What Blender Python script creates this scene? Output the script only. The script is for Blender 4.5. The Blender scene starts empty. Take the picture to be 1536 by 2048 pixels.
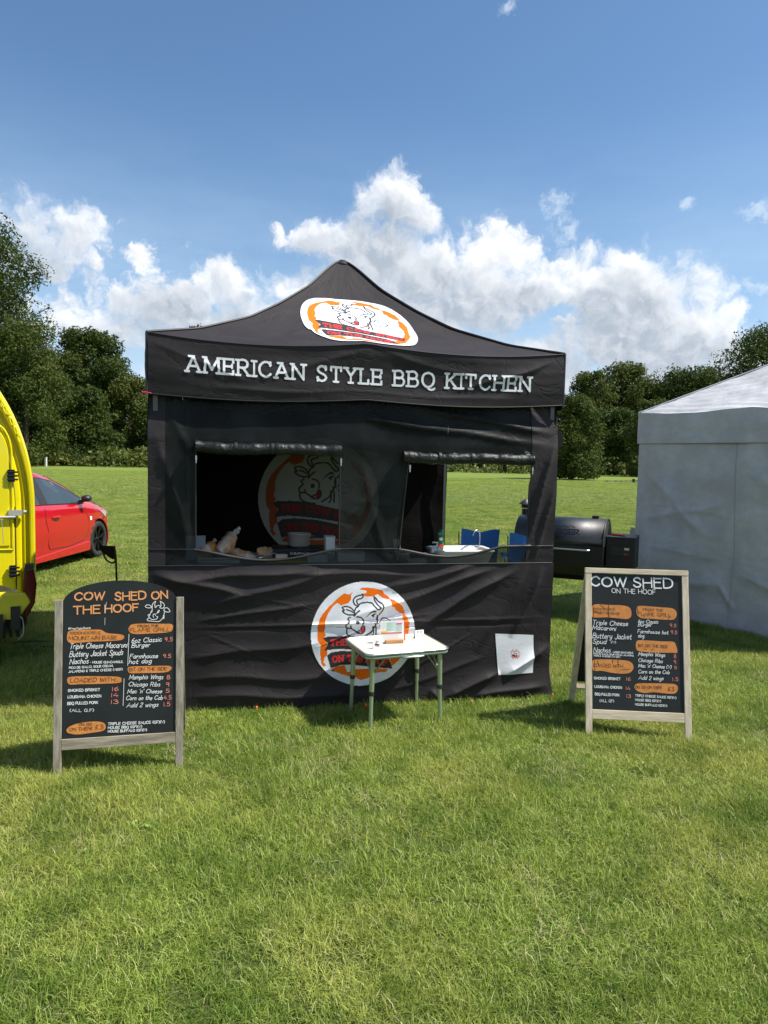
import bpy, math, random
import numpy as np
from math import radians, sin, cos, atan, atan2, sqrt, pi
from mathutils import Vector, Matrix
random.seed(7); rng = np.random.default_rng(11)
SC = bpy.context.scene
COL = SC.collection

# ---------------------------------------------------------------- camera
EYE = 1.74; FPX = 1420.0
TILT = atan((1024-920)/FPX); ROLL = radians(1.2)
fw = np.array([0, cos(TILT), -sin(TILT)]); r0 = np.array([1.0, 0, 0]); u0 = np.cross(r0, fw)
cr = cos(ROLL)*r0+sin(ROLL)*u0; cu = -sin(ROLL)*r0+cos(ROLL)*u0
CAMP = np.array([0, 0, EYE])
cd = bpy.data.cameras.new('camera'); cam = bpy.data.objects.new('camera', cd); COL.objects.link(cam)
cd.sensor_fit = 'HORIZONTAL'; cd.sensor_width = 36; cd.lens = 36*FPX/1536; cd.clip_start = 0.05; cd.clip_end = 3000
M = Matrix(((cr[0], cu[0], -fw[0], 0), (cr[1], cu[1], -fw[1], 0), (cr[2], cu[2], -fw[2], EYE), (0, 0, 0, 1)))
cam.matrix_world = M
SC.camera = cam

def ray(x, y): return fw+(x-768)/FPX*cr-(y-1024)/FPX*cu
def ground_at(x, y, z=0.0):
    d = ray(x, y); return CAMP+d*(z-EYE)/d[2]
def at(x, y, Y):
    d = ray(x, y); return CAMP+d*Y/d[1]

# ---------------------------------------------------------------- light
SUN_EL = radians(55); SUN_DIR = np.array([0.995, -0.075, 0]); SUN_DIR /= np.linalg.norm(SUN_DIR)
sdir = np.array([SUN_DIR[0]*cos(SUN_EL), SUN_DIR[1]*cos(SUN_EL), sin(SUN_EL)])
sl = bpy.data.lights.new('sun', 'SUN'); so = bpy.data.objects.new('sun', sl); COL.objects.link(so)
sl.energy = 5.0; sl.angle = radians(0.53); sl.color = (1.0, 0.95, 0.88)
so.rotation_euler = Vector(-sdir).to_track_quat('-Z', 'Y').to_euler(); so.location = (5, -3, 12)
SC.view_settings.view_transform = 'Standard'; SC.view_settings.look = 'None'
SC.view_settings.exposure = EXPOSURE = 0.62; SC.view_settings.gamma = 1
SC.view_settings.use_curve_mapping = False

class NT:
    """small helper for node trees"""
    def __init__(s, tree): s.t = tree; s.n = tree.nodes; s.l = tree.links
    def new(s, typ, **kw):
        n = s.n.new(typ)
        for k, v in kw.items(): setattr(n, k, v)
        return n
    def put(s, sock, v):
        if isinstance(v, bpy.types.NodeSocket): s.l.new(v, sock)
        elif v is not None: sock.default_value = v
    def m(s, op, a, b=None, c=None, clamp=False):
        n = s.new('ShaderNodeMath', operation=op, use_clamp=clamp)
        s.put(n.inputs[0], a); s.put(n.inputs[1], b); s.put(n.inputs[2], c); return n.outputs[0]
    def v(s, op, a, b=None, sc=None):
        n = s.new('ShaderNodeVectorMath', operation=op)
        s.put(n.inputs[0], a); s.put(n.inputs[1], b)
        if sc is not None: s.put(n.inputs[3], sc)
        return n.outputs[1] if op in ('LENGTH', 'DISTANCE', 'DOT_PRODUCT') else n.outputs[0]
    def step(s, x, a, b, lo=0.0, hi=1.0, smooth=True):
        n = s.new('ShaderNodeMapRange', interpolation_type='SMOOTHSTEP' if smooth else 'LINEAR')
        s.put(n.inputs[0], x); n.inputs[1].default_value = a; n.inputs[2].default_value = b
        n.inputs[3].default_value = lo; n.inputs[4].default_value = hi; return n.outputs[0]
    def mix(s, f, a, b, mode='MIX'):
        n = s.new('ShaderNodeMix', data_type='RGBA', blend_type=mode)
        s.put(n.inputs[0], f); s.put(n.inputs[6], a); s.put(n.inputs[7], b); return n.outputs[2]
    def noise(s, vec, scale, detail=4, rough=0.55, dist=0.0, dim='3D', out=0):
        n = s.new('ShaderNodeTexNoise', noise_dimensions=dim)
        s.put(n.inputs['Vector'], vec); n.inputs['Scale'].default_value = scale; n.inputs['Detail'].default_value = detail
        n.inputs['Roughness'].default_value = rough; n.inputs['Distortion'].default_value = dist; return n.outputs[out]
    def comb(s, x, y, z=0.0):
        n = s.new('ShaderNodeCombineXYZ'); s.put(n.inputs[0], x); s.put(n.inputs[1], y); s.put(n.inputs[2], z); return n.outputs[0]

w = bpy.data.worlds.new('World'); SC.world = w; w.use_nodes = True
T = NT(w.node_tree); T.n.clear()
sky = T.new('ShaderNodeTexSky', sky_type='NISHITA', sun_disc=False)
sky.sun_elevation = SUN_EL; sky.sun_rotation = atan2(sdir[0], sdir[1])
sky.altitude = 0; sky.air_density = 1.0; sky.dust_density = 0.6; sky.ozone_density = 1.6
geo = T.new('ShaderNodeTexCoord').outputs['Generated']
sep = T.new('ShaderNodeSeparateXYZ'); T.l.new(geo, sep.inputs[0]); dx, dy, dz = sep.outputs
az = T.m('MULTIPLY', T.m('ARCTAN2', dx, dy), 57.2958)
el = T.m('MULTIPLY', T.m('ARCSINE', dz), 57.2958)
q = T.comb(az, el, 0.0)
def azel(x, y):
    d = ray(x, y); d = d/np.linalg.norm(d); return math.degrees(atan2(d[0], d[1])), math.degrees(math.asin(d[2]))
# cumulus masses: centre and half sizes as seen, in pixels of the photograph, turned into directions
CL = [(792,388,66,56,1.05),(840,425,44,38,.95),(690,462,120,40,.95),(760,490,115,58,1),(640,455,66,34,.85),
 (860,530,130,70,1.1),(985,495,80,62,1.05),(1010,565,130,55,1.1),(1090,545,95,52,1),(900,600,170,50,1),(660,560,130,45,.85),
 (1170,545,60,50,1),(1240,575,105,72,1.15),(1310,600,110,75,1.1),(1400,625,85,45,1.05),(1240,660,115,60,1.1),(1330,690,140,58,1.1),(1490,715,100,52,1),(1420,680,90,50,1),
 (1060,700,75,48,1.05),(1100,730,85,48,1.05),(955,672,55,24,.8),(1010,715,70,35,.95),
 (140,450,75,60,.62),(282,490,26,28,.62),(40,430,80,45,.56),(60,500,120,60,.55),(440,552,56,46,1),(350,602,105,44,1),(235,640,90,38,.9),(490,620,100,42,.95),(560,610,100,42,.8),
 (170,590,220,90,.42),(600,650,150,55,.75)]
CS = [(795,400,75,70,1),(720,450,150,55,1),(850,535,190,85,1.1),(1040,560,150,70,1.1),(1240,580,150,90,1.15),(1300,670,210,70,1.15),(1420,640,100,60,1.1),
 (1490,715,100,52,1),(1080,715,105,60,1.05),(80,450,150,90,.66),(400,575,170,75,1),(240,620,110,50,.9)]
def blobs(vec, lst):
    out = None
    for (x, y, rx, ry, wgt) in lst:
        a, e = azel(x, y+17); k = 57.2958/FPX
        d = T.v('MULTIPLY', T.v('SUBTRACT', vec, (a, e, 0)), (1/(rx*k*1.27), 1/(ry*k*1.22), 0))
        f = T.m('MULTIPLY_ADD', T.v('LENGTH', d), -wgt, wgt)
        out = f if out is None else T.m('SMOOTH_MAX', out, f, 0.12)
    return out
# the same kind of sky goes on outside the frame: broken cumulus low down
outer = T.noise(T.v('MULTIPLY', q, (1.0, 1.9, 1)), 0.055, 2, 0.5)
lowband = T.m('MULTIPLY', T.step(el, 9, 26, 1, 0), T.step(el, -2, 4, 0.6, 1))
outmask = T.step(T.m('ABSOLUTE', T.m('SUBTRACT', az, 1.0)), 27, 36)
def outer_d(vec):
    o = T.noise(T.v('MULTIPLY', vec, (1.0, 2.0, 1)), 0.06, 3, 0.5)
    return T.m('SUBTRACT', T.m('MULTIPLY', T.step(o, 0.40, 0.62, -0.3, 1.0, False), lowband), T.m('MULTIPLY_ADD', outmask, -2.0, 2.0))
warp = T.v('SCALE', T.v('SUBTRACT', T.noise(q, 0.22, 4, 0.6, out=1), (0.5, 0.5, 0.5)), None, 3.4)
warp2 = T.v('SCALE', T.v('SUBTRACT', T.noise(q, 1.1, 4, 0.6, out=1), (0.5, 0.5, 0.5)), None, 0.9)
qw = T.v('ADD', q, T.v('MULTIPLY', T.v('ADD', warp, warp2), (1, 1, 0)))
def bil(vec):
    vo = T.new('ShaderNodeTexVoronoi', feature='SMOOTH_F1', voronoi_dimensions='2D')
    T.put(vo.inputs['Vector'], vec); vo.inputs['Scale'].default_value = 0.42
    vo.inputs['Detail'].default_value = 4.5; vo.inputs['Roughness'].default_value = 0.52; vo.inputs['Lacunarity'].default_value = 2.1
    vo.inputs['Smoothness'].default_value = 0.6; vo.normalize = True
    return T.m('SUBTRACT', 0.36, vo.outputs['Distance'])
B0 = T.m('MAXIMUM', blobs(qw, CL), outer_d(qw))
up = T.v('ADD', qw, (0.9, 2.0, 0)); B1 = blobs(up, CS)
n0 = T.m('ADD', T.m('MULTIPLY', bil(qw), 1.35), T.m('MULTIPLY', T.m('SUBTRACT', T.noise(qw, 0.5, 9, 0.66), 0.5), 0.9))
dd = T.m('ADD', B0, n0)
qs = T.v('ADD', qw, (0.42, 0.55, 0))
n1 = T.m('ADD', T.m('MULTIPLY', bil(qs), 1.35), T.m('MULTIPLY', T.m('SUBTRACT', T.noise(qs, 0.5, 6, 0.6), 0.5), 0.9))
soft = T.step(T.noise(q, 0.13, 2, 0.5), 0.4, 0.65)
alpha = T.m('ADD', T.m('MULTIPLY', T.step(dd, 0.16, 0.50), soft), T.m('MULTIPLY', T.step(dd, 0.05, 0.80), T.m('SUBTRACT', 1.0, soft)))
light = T.m('ADD', T.m('MULTIPLY', T.m('SUBTRACT', n0, n1), 0.9), T.m('MULTIPLY', T.step(T.m('ADD', B1, T.m('MULTIPLY', n0, 0.5)), -0.1, 0.75, 1, 0), 0.75))
light = T.m('ADD', light, T.m('MULTIPLY', T.step(dd, 0.3, 0.9, 1, 0), 0.12))
light = T.step(light, -0.12, 0.80, 0, 1, False)
ccol = T.mix(light, (4.0, 4.6, 5.4, 1), (8.9, 9.1, 9.4, 1))
# thin veil low in the sky and faint wisps
veil = T.m('MULTIPLY', T.step(el, 2, 27, 1, 0), T.step(T.noise(T.v('MULTIPLY', q, (0.5, 1.5, 1)), 0.10, 5, 0.6), 0.25, 0.70, 0.25, 0.85))
skyc = T.mix(1.0, sky.outputs[0], (0.92, 1.14, 1.26, 1), 'MULTIPLY')
base = T.mix(veil, skyc, (5.1, 6.6, 8.4, 1))
base = T.mix(T.step(el, 1, 12, 0.85, 0), base, (5.2, 6.6, 8.2, 1))
ws = None
for (x, y, rx, ry) in [(1115,410,48,40),(1135,455,34,30),(1512,425,52,22),(1015,15,24,16),(1380,412,18,14),(1500,570,60,16)]:
    a, e = azel(x, y); k = 57.2958/FPX
    f = T.m('SUBTRACT', 1.0, T.v('LENGTH', T.v('MULTIPLY', T.v('SUBTRACT', qw, (a, e, 0)), (1/(rx*k), 1/(ry*k), 0))))
    ws = f if ws is None else T.m('MAXIMUM', ws, f)
wn = T.noise(T.v('ADD', q, T.v('SCALE', warp2, None, 1.6)), 1.3, 7, 0.7)
wisp = T.m('MULTIPLY', T.step(T.m('ADD', ws, T.m('MULTIPLY', T.m('SUBTRACT', wn, 0.5), 2.6)), 0.1, 1.1), 0.5)
base = T.mix(wisp, base, (7.4, 8.2, 9.2, 1))
final = T.mix(alpha, base, ccol)
bg = T.new('ShaderNodeBackground'); T.l.new(final, bg.inputs[0]); bg.inputs[1].default_value = 0.078
ow = T.new('ShaderNodeOutputWorld'); T.l.new(bg.outputs[0], ow.inputs[0])
w.cycles.sampling_method = 'MANUAL'; w.cycles.sample_map_resolution = 512
SC.cycles.max_bounces = 8; SC.cycles.transparent_max_bounces = 16
SC.cycles.use_denoising = True

# ---------------------------------------------------------------- helpers
def mat(name, col, rough=0.6, metal=0.0, spec=0.5, noise=0.0, nscale=20.0, bump=0.0, bscale=60.0, col2=None, coat=0.0, sheen=0.0, stretch=(1, 1, 1), detail=5):
    m = bpy.data.materials.new(name); m.use_nodes = True; t = NT(m.node_tree); p = t.n['Principled BSDF']
    p.inputs['Roughness'].default_value = rough; p.inputs['Metallic'].default_value = metal
    p.inputs['Specular IOR Level'].default_value = spec; p.inputs['Coat Weight'].default_value = coat
    p.inputs['Sheen Weight'].default_value = sheen
    c = (*col, 1); p.inputs['Base Color'].default_value = c
    if noise or col2 or bump:
        tc = t.v('MULTIPLY', t.new('ShaderNodeTexCoord').outputs['Object'], stretch)
        if noise or col2:
            n = t.noise(tc, nscale, detail, 0.6)
            c2 = (*col2, 1) if col2 else tuple(x*(1-noise) for x in col)+(1,)
            t.l.new(t.mix(t.step(n, 0.35, 0.65), c, c2), p.inputs['Base Color'])
            if rough < 0.95:
                t.l.new(t.step(t.noise(tc, nscale*1.7, 3), 0.3, 0.7, max(rough-0.07, 0.02), rough+0.07), p.inputs['Roughness'])
        if bump:
            b = t.new('ShaderNodeBump'); b.inputs['Strength'].default_value = 1; b.inputs['Distance'].default_value = bump
            t.l.new(t.noise(tc, bscale, 4, 0.6), b.inputs['Height']); t.l.new(b.outputs[0], p.inputs['Normal'])
    return m

def tag(o, label=None, cat=None, group=None, kind=None):
    if label: o['label'] = label
    if cat: o['category'] = cat
    if group: o['group'] = group
    if kind: o['kind'] = kind
    return o
def empty(name, label, cat, loc=(0, 0, 0), rz=0.0, group=None):
    o = bpy.data.objects.new(name, None); COL.objects.link(o); o.location = loc; o.rotation_euler = (0, 0, rz)
    o.empty_display_size = 0.2
    return tag(o, label, cat, group)

class MB:
    """collects shapes; build() links them as one mesh object"""
    def __init__(s): s.v = []; s.f = []; s.mi = []; s.sm = []
    def add(s, vs, fs, mi=0, smooth=False):
        o = len(s.v); s.v += [tuple(map(float, v)) for v in vs]
        for f in fs: s.f.append(tuple(i+o for i in f)); s.mi.append(mi); s.sm.append(smooth)
        return s
    def box(s, c, size, rot=None, mi=0, taper=1.0):
        hx, hy, hz = (x/2 for x in size); vs = []
        for z in (-1, 1):
            k = taper if z > 0 else 1
            for x, y in ((-1, -1), (1, -1), (1, 1), (-1, 1)):
                p = Vector((x*hx*k, y*hy*k, z*hz))
                if rot is not None: p = rot @ p
                vs.append((p[0]+c[0], p[1]+c[1], p[2]+c[2]))
        return s.add(vs, [(0, 3, 2, 1), (4, 5, 6, 7), (0, 1, 5, 4), (1, 2, 6, 5), (2, 3, 7, 6), (3, 0, 4, 7)], mi)
    def beam(s, a, b, w, d, side=(0, 0, 1), mi=0):
        a = Vector(a); b = Vector(b); x = (b-a).normalized(); y = Vector(side).cross(x)
        if y.length < 1e-4: y = Vector((1, 0, 0)).cross(x)
        y.normalize(); z = x.cross(y)
        vs = [p+y*i*w/2+z*j*d/2 for p in (a, b) for i, j in ((-1, -1), (1, -1), (1, 1), (-1, 1))]
        return s.add(vs, [(0, 1, 2, 3), (7, 6, 5, 4), (0, 4, 5, 1), (1, 5, 6, 2), (2, 6, 7, 3), (3, 7, 4, 0)], mi)
    def tube(s, pts, r, n=10, mi=0, cap=True, closed=False):
        P = [Vector(p) for p in pts]; N = len(P); rs = r if isinstance(r, (list, tuple)) else [r]*N
        prev = None; rings = []
        for i, p in enumerate(P):
            if closed: d = (P[(i+1) % N]-P[i-1]).normalized()
            else: d = (P[min(i+1, N-1)]-P[max(i-1, 0)]).normalized()
            if prev is None:
                a = d.orthogonal().normalized()
            else:
                a = (prev-d*prev.dot(d)).normalized()
            prev = a; b = d.cross(a)
            rings.append([p+(a*cos(2*pi*k/n)+b*sin(2*pi*k/n))*rs[i] for k in range(n)])
        vs = [v for rg in rings for v in rg]; fs = []
        for i in range(N if closed else N-1):
            j = (i+1) % N
            for k in range(n): fs.append((i*n+k, i*n+(k+1) % n, j*n+(k+1) % n, j*n+k))
        s.add(vs, fs, mi, True)
        if cap and not closed:
            s.add(rings[0], [tuple(range(n))[::-1]], mi); s.add(rings[-1], [tuple(range(n))], mi)
        return s
    def lathe(s, prof, c=(0, 0, 0), n=20, axis='Z', mi=0, ry=1.0, caps=True):
        vs = []
        for r, z in prof:
            for k in range(n):
                a = 2*pi*k/n; x, y = r*cos(a), r*sin(a)*ry
                p = (x, y, z) if axis == 'Z' else ((z, x, y) if axis == 'X' else (x, z, y))
                vs.append((p[0]+c[0], p[1]+c[1], p[2]+c[2]))
        fs = [(i*n+k, i*n+(k+1) % n, (i+1)*n+(k+1) % n, (i+1)*n+k) for i in range(len(prof)-1) for k in range(n)]
        s.add(vs, fs, mi, True)
        if not caps: return s
        if prof[0][0] > 1e-5: s.add(vs[:n], [tuple(range(n))[::-1]], mi)
        if prof[-1][0] > 1e-5: s.add(vs[-n:], [tuple(range(n))], mi)
        return s
    def prism(s, poly, y0, y1, fn=None, mi=0):
        """poly in (x, z), thickness y0..y1"""
        n = len(poly); vs = [(x, y0, z) for x, z in poly]+[(x, y1, z) for x, z in poly]
        if fn: vs = [fn(*v) for v in vs]
        return s.add(vs, [tuple(range(n)), tuple(range(2*n-1, n-1, -1))]+[(i, i+n, (i+1) % n+n, (i+1) % n) for i in range(n)], mi)
    def build(s, name, mats, parent=None, bevel=0.0, kind=None, fix=True):
        me = bpy.data.meshes.new(name); me.from_pydata(s.v, [], s.f)
        for m in (mats if isinstance(mats, (list, tuple)) else [mats]): me.materials.append(m)
        me.polygons.foreach_set('material_index', s.mi); me.polygons.foreach_set('use_smooth', s.sm); me.update()
        if fix:
            import bmesh
            bm = bmesh.new(); bm.from_mesh(me); bmesh.ops.recalc_face_normals(bm, faces=bm.faces); bm.to_mesh(me); bm.free()
        o = bpy.data.objects.new(name, me); COL.objects.link(o); o.parent = parent
        if bevel:
            b = o.modifiers.new('bevel', 'BEVEL'); b.width = bevel; b.segments = 2; b.limit_method = 'ANGLE'; b.angle_limit = radians(40)
        if kind: o['kind'] = kind
        return o
def raw_mesh(name, V, Fq, mats, parent=None, smooth=True, mi=None, tri=False, colattr=None, kind=None):
    """fast build from numpy arrays; Fq is (n,4) or (n,3)"""
    me = bpy.data.meshes.new(name); V = np.asarray(V, np.float32); Fq = np.asarray(Fq, np.int32); k = Fq.shape[1]
    me.vertices.add(len(V)); me.vertices.foreach_set('co', V.ravel())
    me.loops.add(Fq.size); me.loops.foreach_set('vertex_index', Fq.ravel())
    me.polygons.add(len(Fq)); me.polygons.foreach_set('loop_start', np.arange(0, Fq.size, k, dtype=np.int32))
    for m in (mats if isinstance(mats, (list, tuple)) else [mats]): me.materials.append(m)
    if mi is not None: me.polygons.foreach_set('material_index', np.asarray(mi, np.int32))
    me.polygons.foreach_set('use_smooth', np.full(len(Fq), smooth))
    if colattr is not None:
        a = me.attributes.new('tone', 'FLOAT', 'POINT'); a.data.foreach_set('value', np.asarray(colattr, np.float32))
    me.update(calc_edges=True)
    if name.startswith('_'): return me
    o = bpy.data.objects.new(name, me); COL.objects.link(o); o.parent = parent
    if kind: o['kind'] = kind
    return o
def grid(name, fn, us, vs, m, parent=None, smooth=True, keep=None, mi=None, kind=None):
    """surface sheet over a (u, v) grid; fn is vectorised and returns (..., 3)"""
    u, v = np.meshgrid(us, vs); P = fn(u, v); h, w_ = u.shape
    i = np.arange(h*w_).reshape(h, w_); F = np.stack([i[:-1, :-1], i[:-1, 1:], i[1:, 1:], i[1:, :-1]], -1).reshape(-1, 4)
    uc = (u[:-1, :-1]+u[1:, 1:])/2; vc = (v[:-1, :-1]+v[1:, 1:])/2; idx = None
    if mi is not None: idx = mi(uc.ravel(), vc.ravel())
    if keep is not None:
        k = keep(uc.ravel(), vc.ravel()) if callable(keep) else keep
        F = F[k]; idx = None if idx is None else idx[k]
        used = np.unique(F); re = np.full(h*w_, -1); re[used] = np.arange(len(used)); F = re[F]; P = P.reshape(-1, 3)[used]
    return raw_mesh(name, P.reshape(-1, 3), F, m, parent, smooth, idx, kind=kind)
def copy_tree(o, parent=None):
    c = o.copy(); COL.objects.link(c); c.parent = parent
    for ch in [x for x in bpy.data.objects if x.parent == o]: copy_tree(ch, c)
    return c

# ---------------------------------------------------------------- ground
def ground_mat():
    m = bpy.data.materials.new('turf'); m.use_nodes = True; t = NT(m.node_tree); p = t.n['Principled BSDF']
    P = t.new('ShaderNodeNewGeometry').outputs['Position']
    dist = t.v('LENGTH', P)
    streak = t.noise(t.v('MULTIPLY', P, (0.25, 1.0, 1)), 0.55, 6, 0.62)
    big = t.noise(P, 0.06, 3, 0.5); fine = t.noise(t.v('MULTIPLY', P, (1, 1, 1)), 9.0, 6, 0.75)
    far = t.mix(t.step(streak, 0.32, 0.68), (0.138, 0.205, 0.028, 1), (0.225, 0.280, 0.060, 1))
    far = t.mix(t.m('MULTIPLY', t.step(big, 0.35, 0.7), 0.5), far, (0.215, 0.240, 0.065, 1))
    far = t.mix(t.m('MULTIPLY', t.step(fine, 0.35, 0.62), 0.55), far, (0.080, 0.130, 0.022, 1))
    near = t.mix(t.step(fine, 0.35, 0.65), (0.060, 0.090, 0.018, 1), (0.115, 0.140, 0.040, 1))
    t.l.new(t.mix(t.step(dist, 25, 75), near, far), p.inputs['Base Color'])
    p.inputs['Roughness'].default_value = 0.9; p.inputs['Specular IOR Level'].default_value = 0.15
    b = t.new('ShaderNodeBump'); b.inputs['Distance'].default_value = 0.05; b.inputs['Strength'].default_value = 1
    t.l.new(t.noise(P, 14, 8, 0.7), b.inputs['Height']); t.l.new(b.outputs[0], p.inputs['Normal'])
    return m
TURF = ground_mat()
def far_rise(x, y): return 0*x
g_x = np.concatenate([np.linspace(-1500, -60, 24), np.linspace(-50, 50, 41), np.linspace(60, 1500, 24)])
g_y = np.concatenate([np.linspace(-1500, -20, 20), np.linspace(-15, 60, 51), np.linspace(70, 1500, 30)])
g = grid('ground', lambda u, v: np.stack([u, v, -0.004+0*u], -1), g_x, g_y, TURF); tag(g, kind='structure')

def blade_mat(name, c1, c2, straw, trans):
    m = bpy.data.materials.new(name); m.use_nodes = True; t = NT(m.node_tree); p = t.n['Principled BSDF']; out = t.n['Material Output']
    P = t.new('ShaderNodeNewGeometry').outputs['Position']
    tone = t.new('ShaderNodeAttribute', attribute_name='tone').outputs['Fac']
    patch = t.noise(P, 0.75, 4, 0.6); patch2 = t.noise(t.v('ADD', P, (31, 7, 0)), 1.5, 5, 0.68)
    c = t.mix(t.step(tone, 0.0, 0.85, smooth=False), (*c1, 1), (*c2, 1))
    c = t.mix(t.m('MULTIPLY', t.step(patch, 0.42, 0.66), 0.45), c, (c2[0]*1.25, c2[1]*0.98, c2[2]*1.2, 1))
    c = t.mix(t.m('MULTIPLY', t.step(patch2, 0.44, 0.66), 0.62), c, (c1[0]*0.75, c1[1]*0.85, c1[2]*0.8, 1))
    dry = t.m('ADD', tone, t.m('MULTIPLY', t.step(t.noise(t.v('ADD', P, (5, 90, 0)), 1.1, 4, 0.65), 0.52, 0.74), 0.30))
    c = t.mix(t.step(dry, 0.91, 0.96), c, (*straw, 1))
    t.l.new(c, p.inputs['Base Color']); p.inputs['Roughness'].default_value = 0.45; p.inputs['Specular IOR Level'].default_value = 0.3
    tr = t.new('ShaderNodeBsdfTranslucent'); t.l.new(t.mix(0.5, c, (0.16, 0.26, 0.02, 1)), tr.inputs[0])
    mx = t.new('ShaderNodeMixShader'); mx.inputs[0].default_value = trans
    t.l.new(p.outputs[0], mx.inputs[1]); t.l.new(tr.outputs[0], mx.inputs[2]); t.l.new(mx.outputs[0], out.inputs[0])
    return m
BLADE = blade_mat('grass_blade', (0.088, 0.175, 0.014), (0.455, 0.530, 0.110), (0.66, 0.57, 0.33), 0.32)

def grass_patch(size, n, length, width, seed, segs=2, tuft=0.6):
    r = np.random.default_rng(seed)
    ncl = max(6, int(n/16)); cc = r.uniform(-size/2, size/2, (ncl, 2)); ch = r.uniform(0.55, 1.35, ncl); cdr = r.uniform(0, 2*pi, ncl)
    k = r.integers(0, ncl, n); own = r.random(n) < tuft
    pos = np.where(own[:, None], cc[k]+r.normal(0, size*0.02+0.008, (n, 2)), r.uniform(-size/2, size/2, (n, 2)))
    L = length*r.uniform(0.5, 1.15, n)*np.where(own, ch[k], r.uniform(0.5, 1.0, n))
    ang = np.where(own, cdr[k]+r.normal(0, 0.9, n), r.uniform(0, 2*pi, n)); lean = np.clip(np.abs(r.normal(0.88, 0.45, n)), 0.05, 1.5)
    w = width*r.uniform(0.6, 1.3, n); tw = ang+pi/2+r.normal(0, 0.9, n)
    d = np.stack([np.cos(ang), np.sin(ang)], -1); s = np.stack([np.cos(tw), np.sin(tw)], -1)
    verts = []; 
    for i in range(segs+1):
        tt = i/segs; th = lean*(0.35+0.85*tt); hor = L*tt*np.sin(th); zz = L*tt*np.cos(th)
        c = np.concatenate([pos+d*hor[:, None], zz[:, None]], 1)
        ww = w*(1-tt**1.6) if i < segs else w*0.12
        e = np.concatenate([s*ww[:, None]/2, np.zeros((n, 1))], 1)
        verts += [c-e, c+e]
    V = np.stack(verts, 1); m_ = V.shape[1]; base = np.arange(n)[:, None]*m_
    F = np.concatenate([base+np.array([[2*i, 2*i+1, 2*i+3, 2*i+2]]) for i in range(segs)], 0)
    tone = np.repeat(np.clip(r.random(n)*0.95+0.08*(r.random(n)-0.5), 0, 1), m_)
    me = raw_mesh('_grass', V.reshape(-1, 3), F, BLADE, smooth=True, colattr=tone)
    return me
def grass_field(name, meshes, pts, scales, label):
    coll = bpy.data.collections.new(name+'_patches')
    for i, me in enumerate(meshes):
        o = bpy.data.objects.new('%s_patch_%d' % (name, i), me); coll.objects.link(o)
    me = bpy.data.meshes.new(name); me.from_pydata([(x, y, 0) for x, y in pts], [], [])
    for nm, arr in (('rot', rng.uniform(0, 2*pi, len(pts))), ('scl', scales)):
        a = me.attributes.new(nm, 'FLOAT', 'POINT'); a.data.foreach_set('value', np.asarray(arr, np.float32))
    a = me.attributes.new('pick', 'INT', 'POINT'); a.data.foreach_set('value', rng.integers(0, len(meshes), len(pts)).astype(np.int32))
    me.materials.append(BLADE)
    o = bpy.data.objects.new(name, me); COL.objects.link(o)
    ng = bpy.data.node_groups.new(name, 'GeometryNodeTree')
    ng.interface.new_socket('Geometry', in_out='INPUT', socket_type='NodeSocketGeometry')
    ng.interface.new_socket('Geometry', in_out='OUTPUT', socket_type='NodeSocketGeometry')
    t = NT(ng); gi = t.new('NodeGroupInput'); go = t.new('NodeGroupOutput')
    ci = t.new('GeometryNodeCollectionInfo'); ci.inputs[0].default_value = coll; ci.inputs[1].default_value = True
    ip = t.new('GeometryNodeInstanceOnPoints'); ip.inputs['Pick Instance'].default_value = True
    def attr(nm, ty):
        n = t.new('GeometryNodeInputNamedAttribute', data_type=ty); n.inputs[0].default_value = nm; return n.outputs[0]
    t.l.new(gi.outputs[0], ip.inputs['Points']); t.l.new(ci.outputs[0], ip.inputs['Instance'])
    t.l.new(attr('pick', 'INT'), ip.inputs['Instance Index'])
    cx = t.new('ShaderNodeCombineXYZ'); t.l.new(attr('rot', 'FLOAT'), cx.inputs[2]); t.l.new(cx.outputs[0], ip.inputs['Rotation'])
    c2 = t.new('ShaderNodeCombineXYZ'); c2.inputs[0].default_value = 1; c2.inputs[1].default_value = 1
    t.l.new(attr('scl', 'FLOAT'), c2.inputs[2]); t.l.new(c2.outputs[0], ip.inputs['Scale'])
    t.l.new(ip.outputs[0], go.inputs[0])
    md = o.modifiers.new('grass', 'NODES'); md.node_group = ng
    return tag(o, label, 'grass', kind='stuff')
def scatter(y0, y1, step, half, over=0.3):
    P = []
    y = y0
    while y < y1:
        hw = half*y+1.2; x = -hw
        while x < hw:
            P.append((x+random.uniform(-over, over)*step, y+random.uniform(-over, over)*step)); x += step
        y += step
    return P
p_near = scatter(1.3, 9.0, 0.36, 0.60, .2)
grass_field('near_grass', [grass_patch(0.5, 3600, 0.062, 0.0030, 40+i, 2) for i in range(5)], p_near, [random.uniform(0.6, 1.15) for _ in p_near],
            'short sunlit green lawn grass in front of the black gazebo')
p_mid = scatter(8.9, 30.0, 0.92, 0.62, .2)
grass_field('middle_grass', [grass_patch(1.3, 5200, 0.055, 0.0065, 60+i, 1) for i in range(4)], p_mid, [random.uniform(0.6, 1.05) for _ in p_mid],
            'mown green grass between the stalls and the open field')
p_far = scatter(30.0, 78.0, 3.0, 0.62)
grass_field('far_grass', [grass_patch(3.8, 6000, 0.055, 0.020, 80+i, 1) for i in range(3)], p_far, [random.uniform(0.5, 0.9) for _ in p_far],
            'mown green grass of the open playing field beyond')

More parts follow.
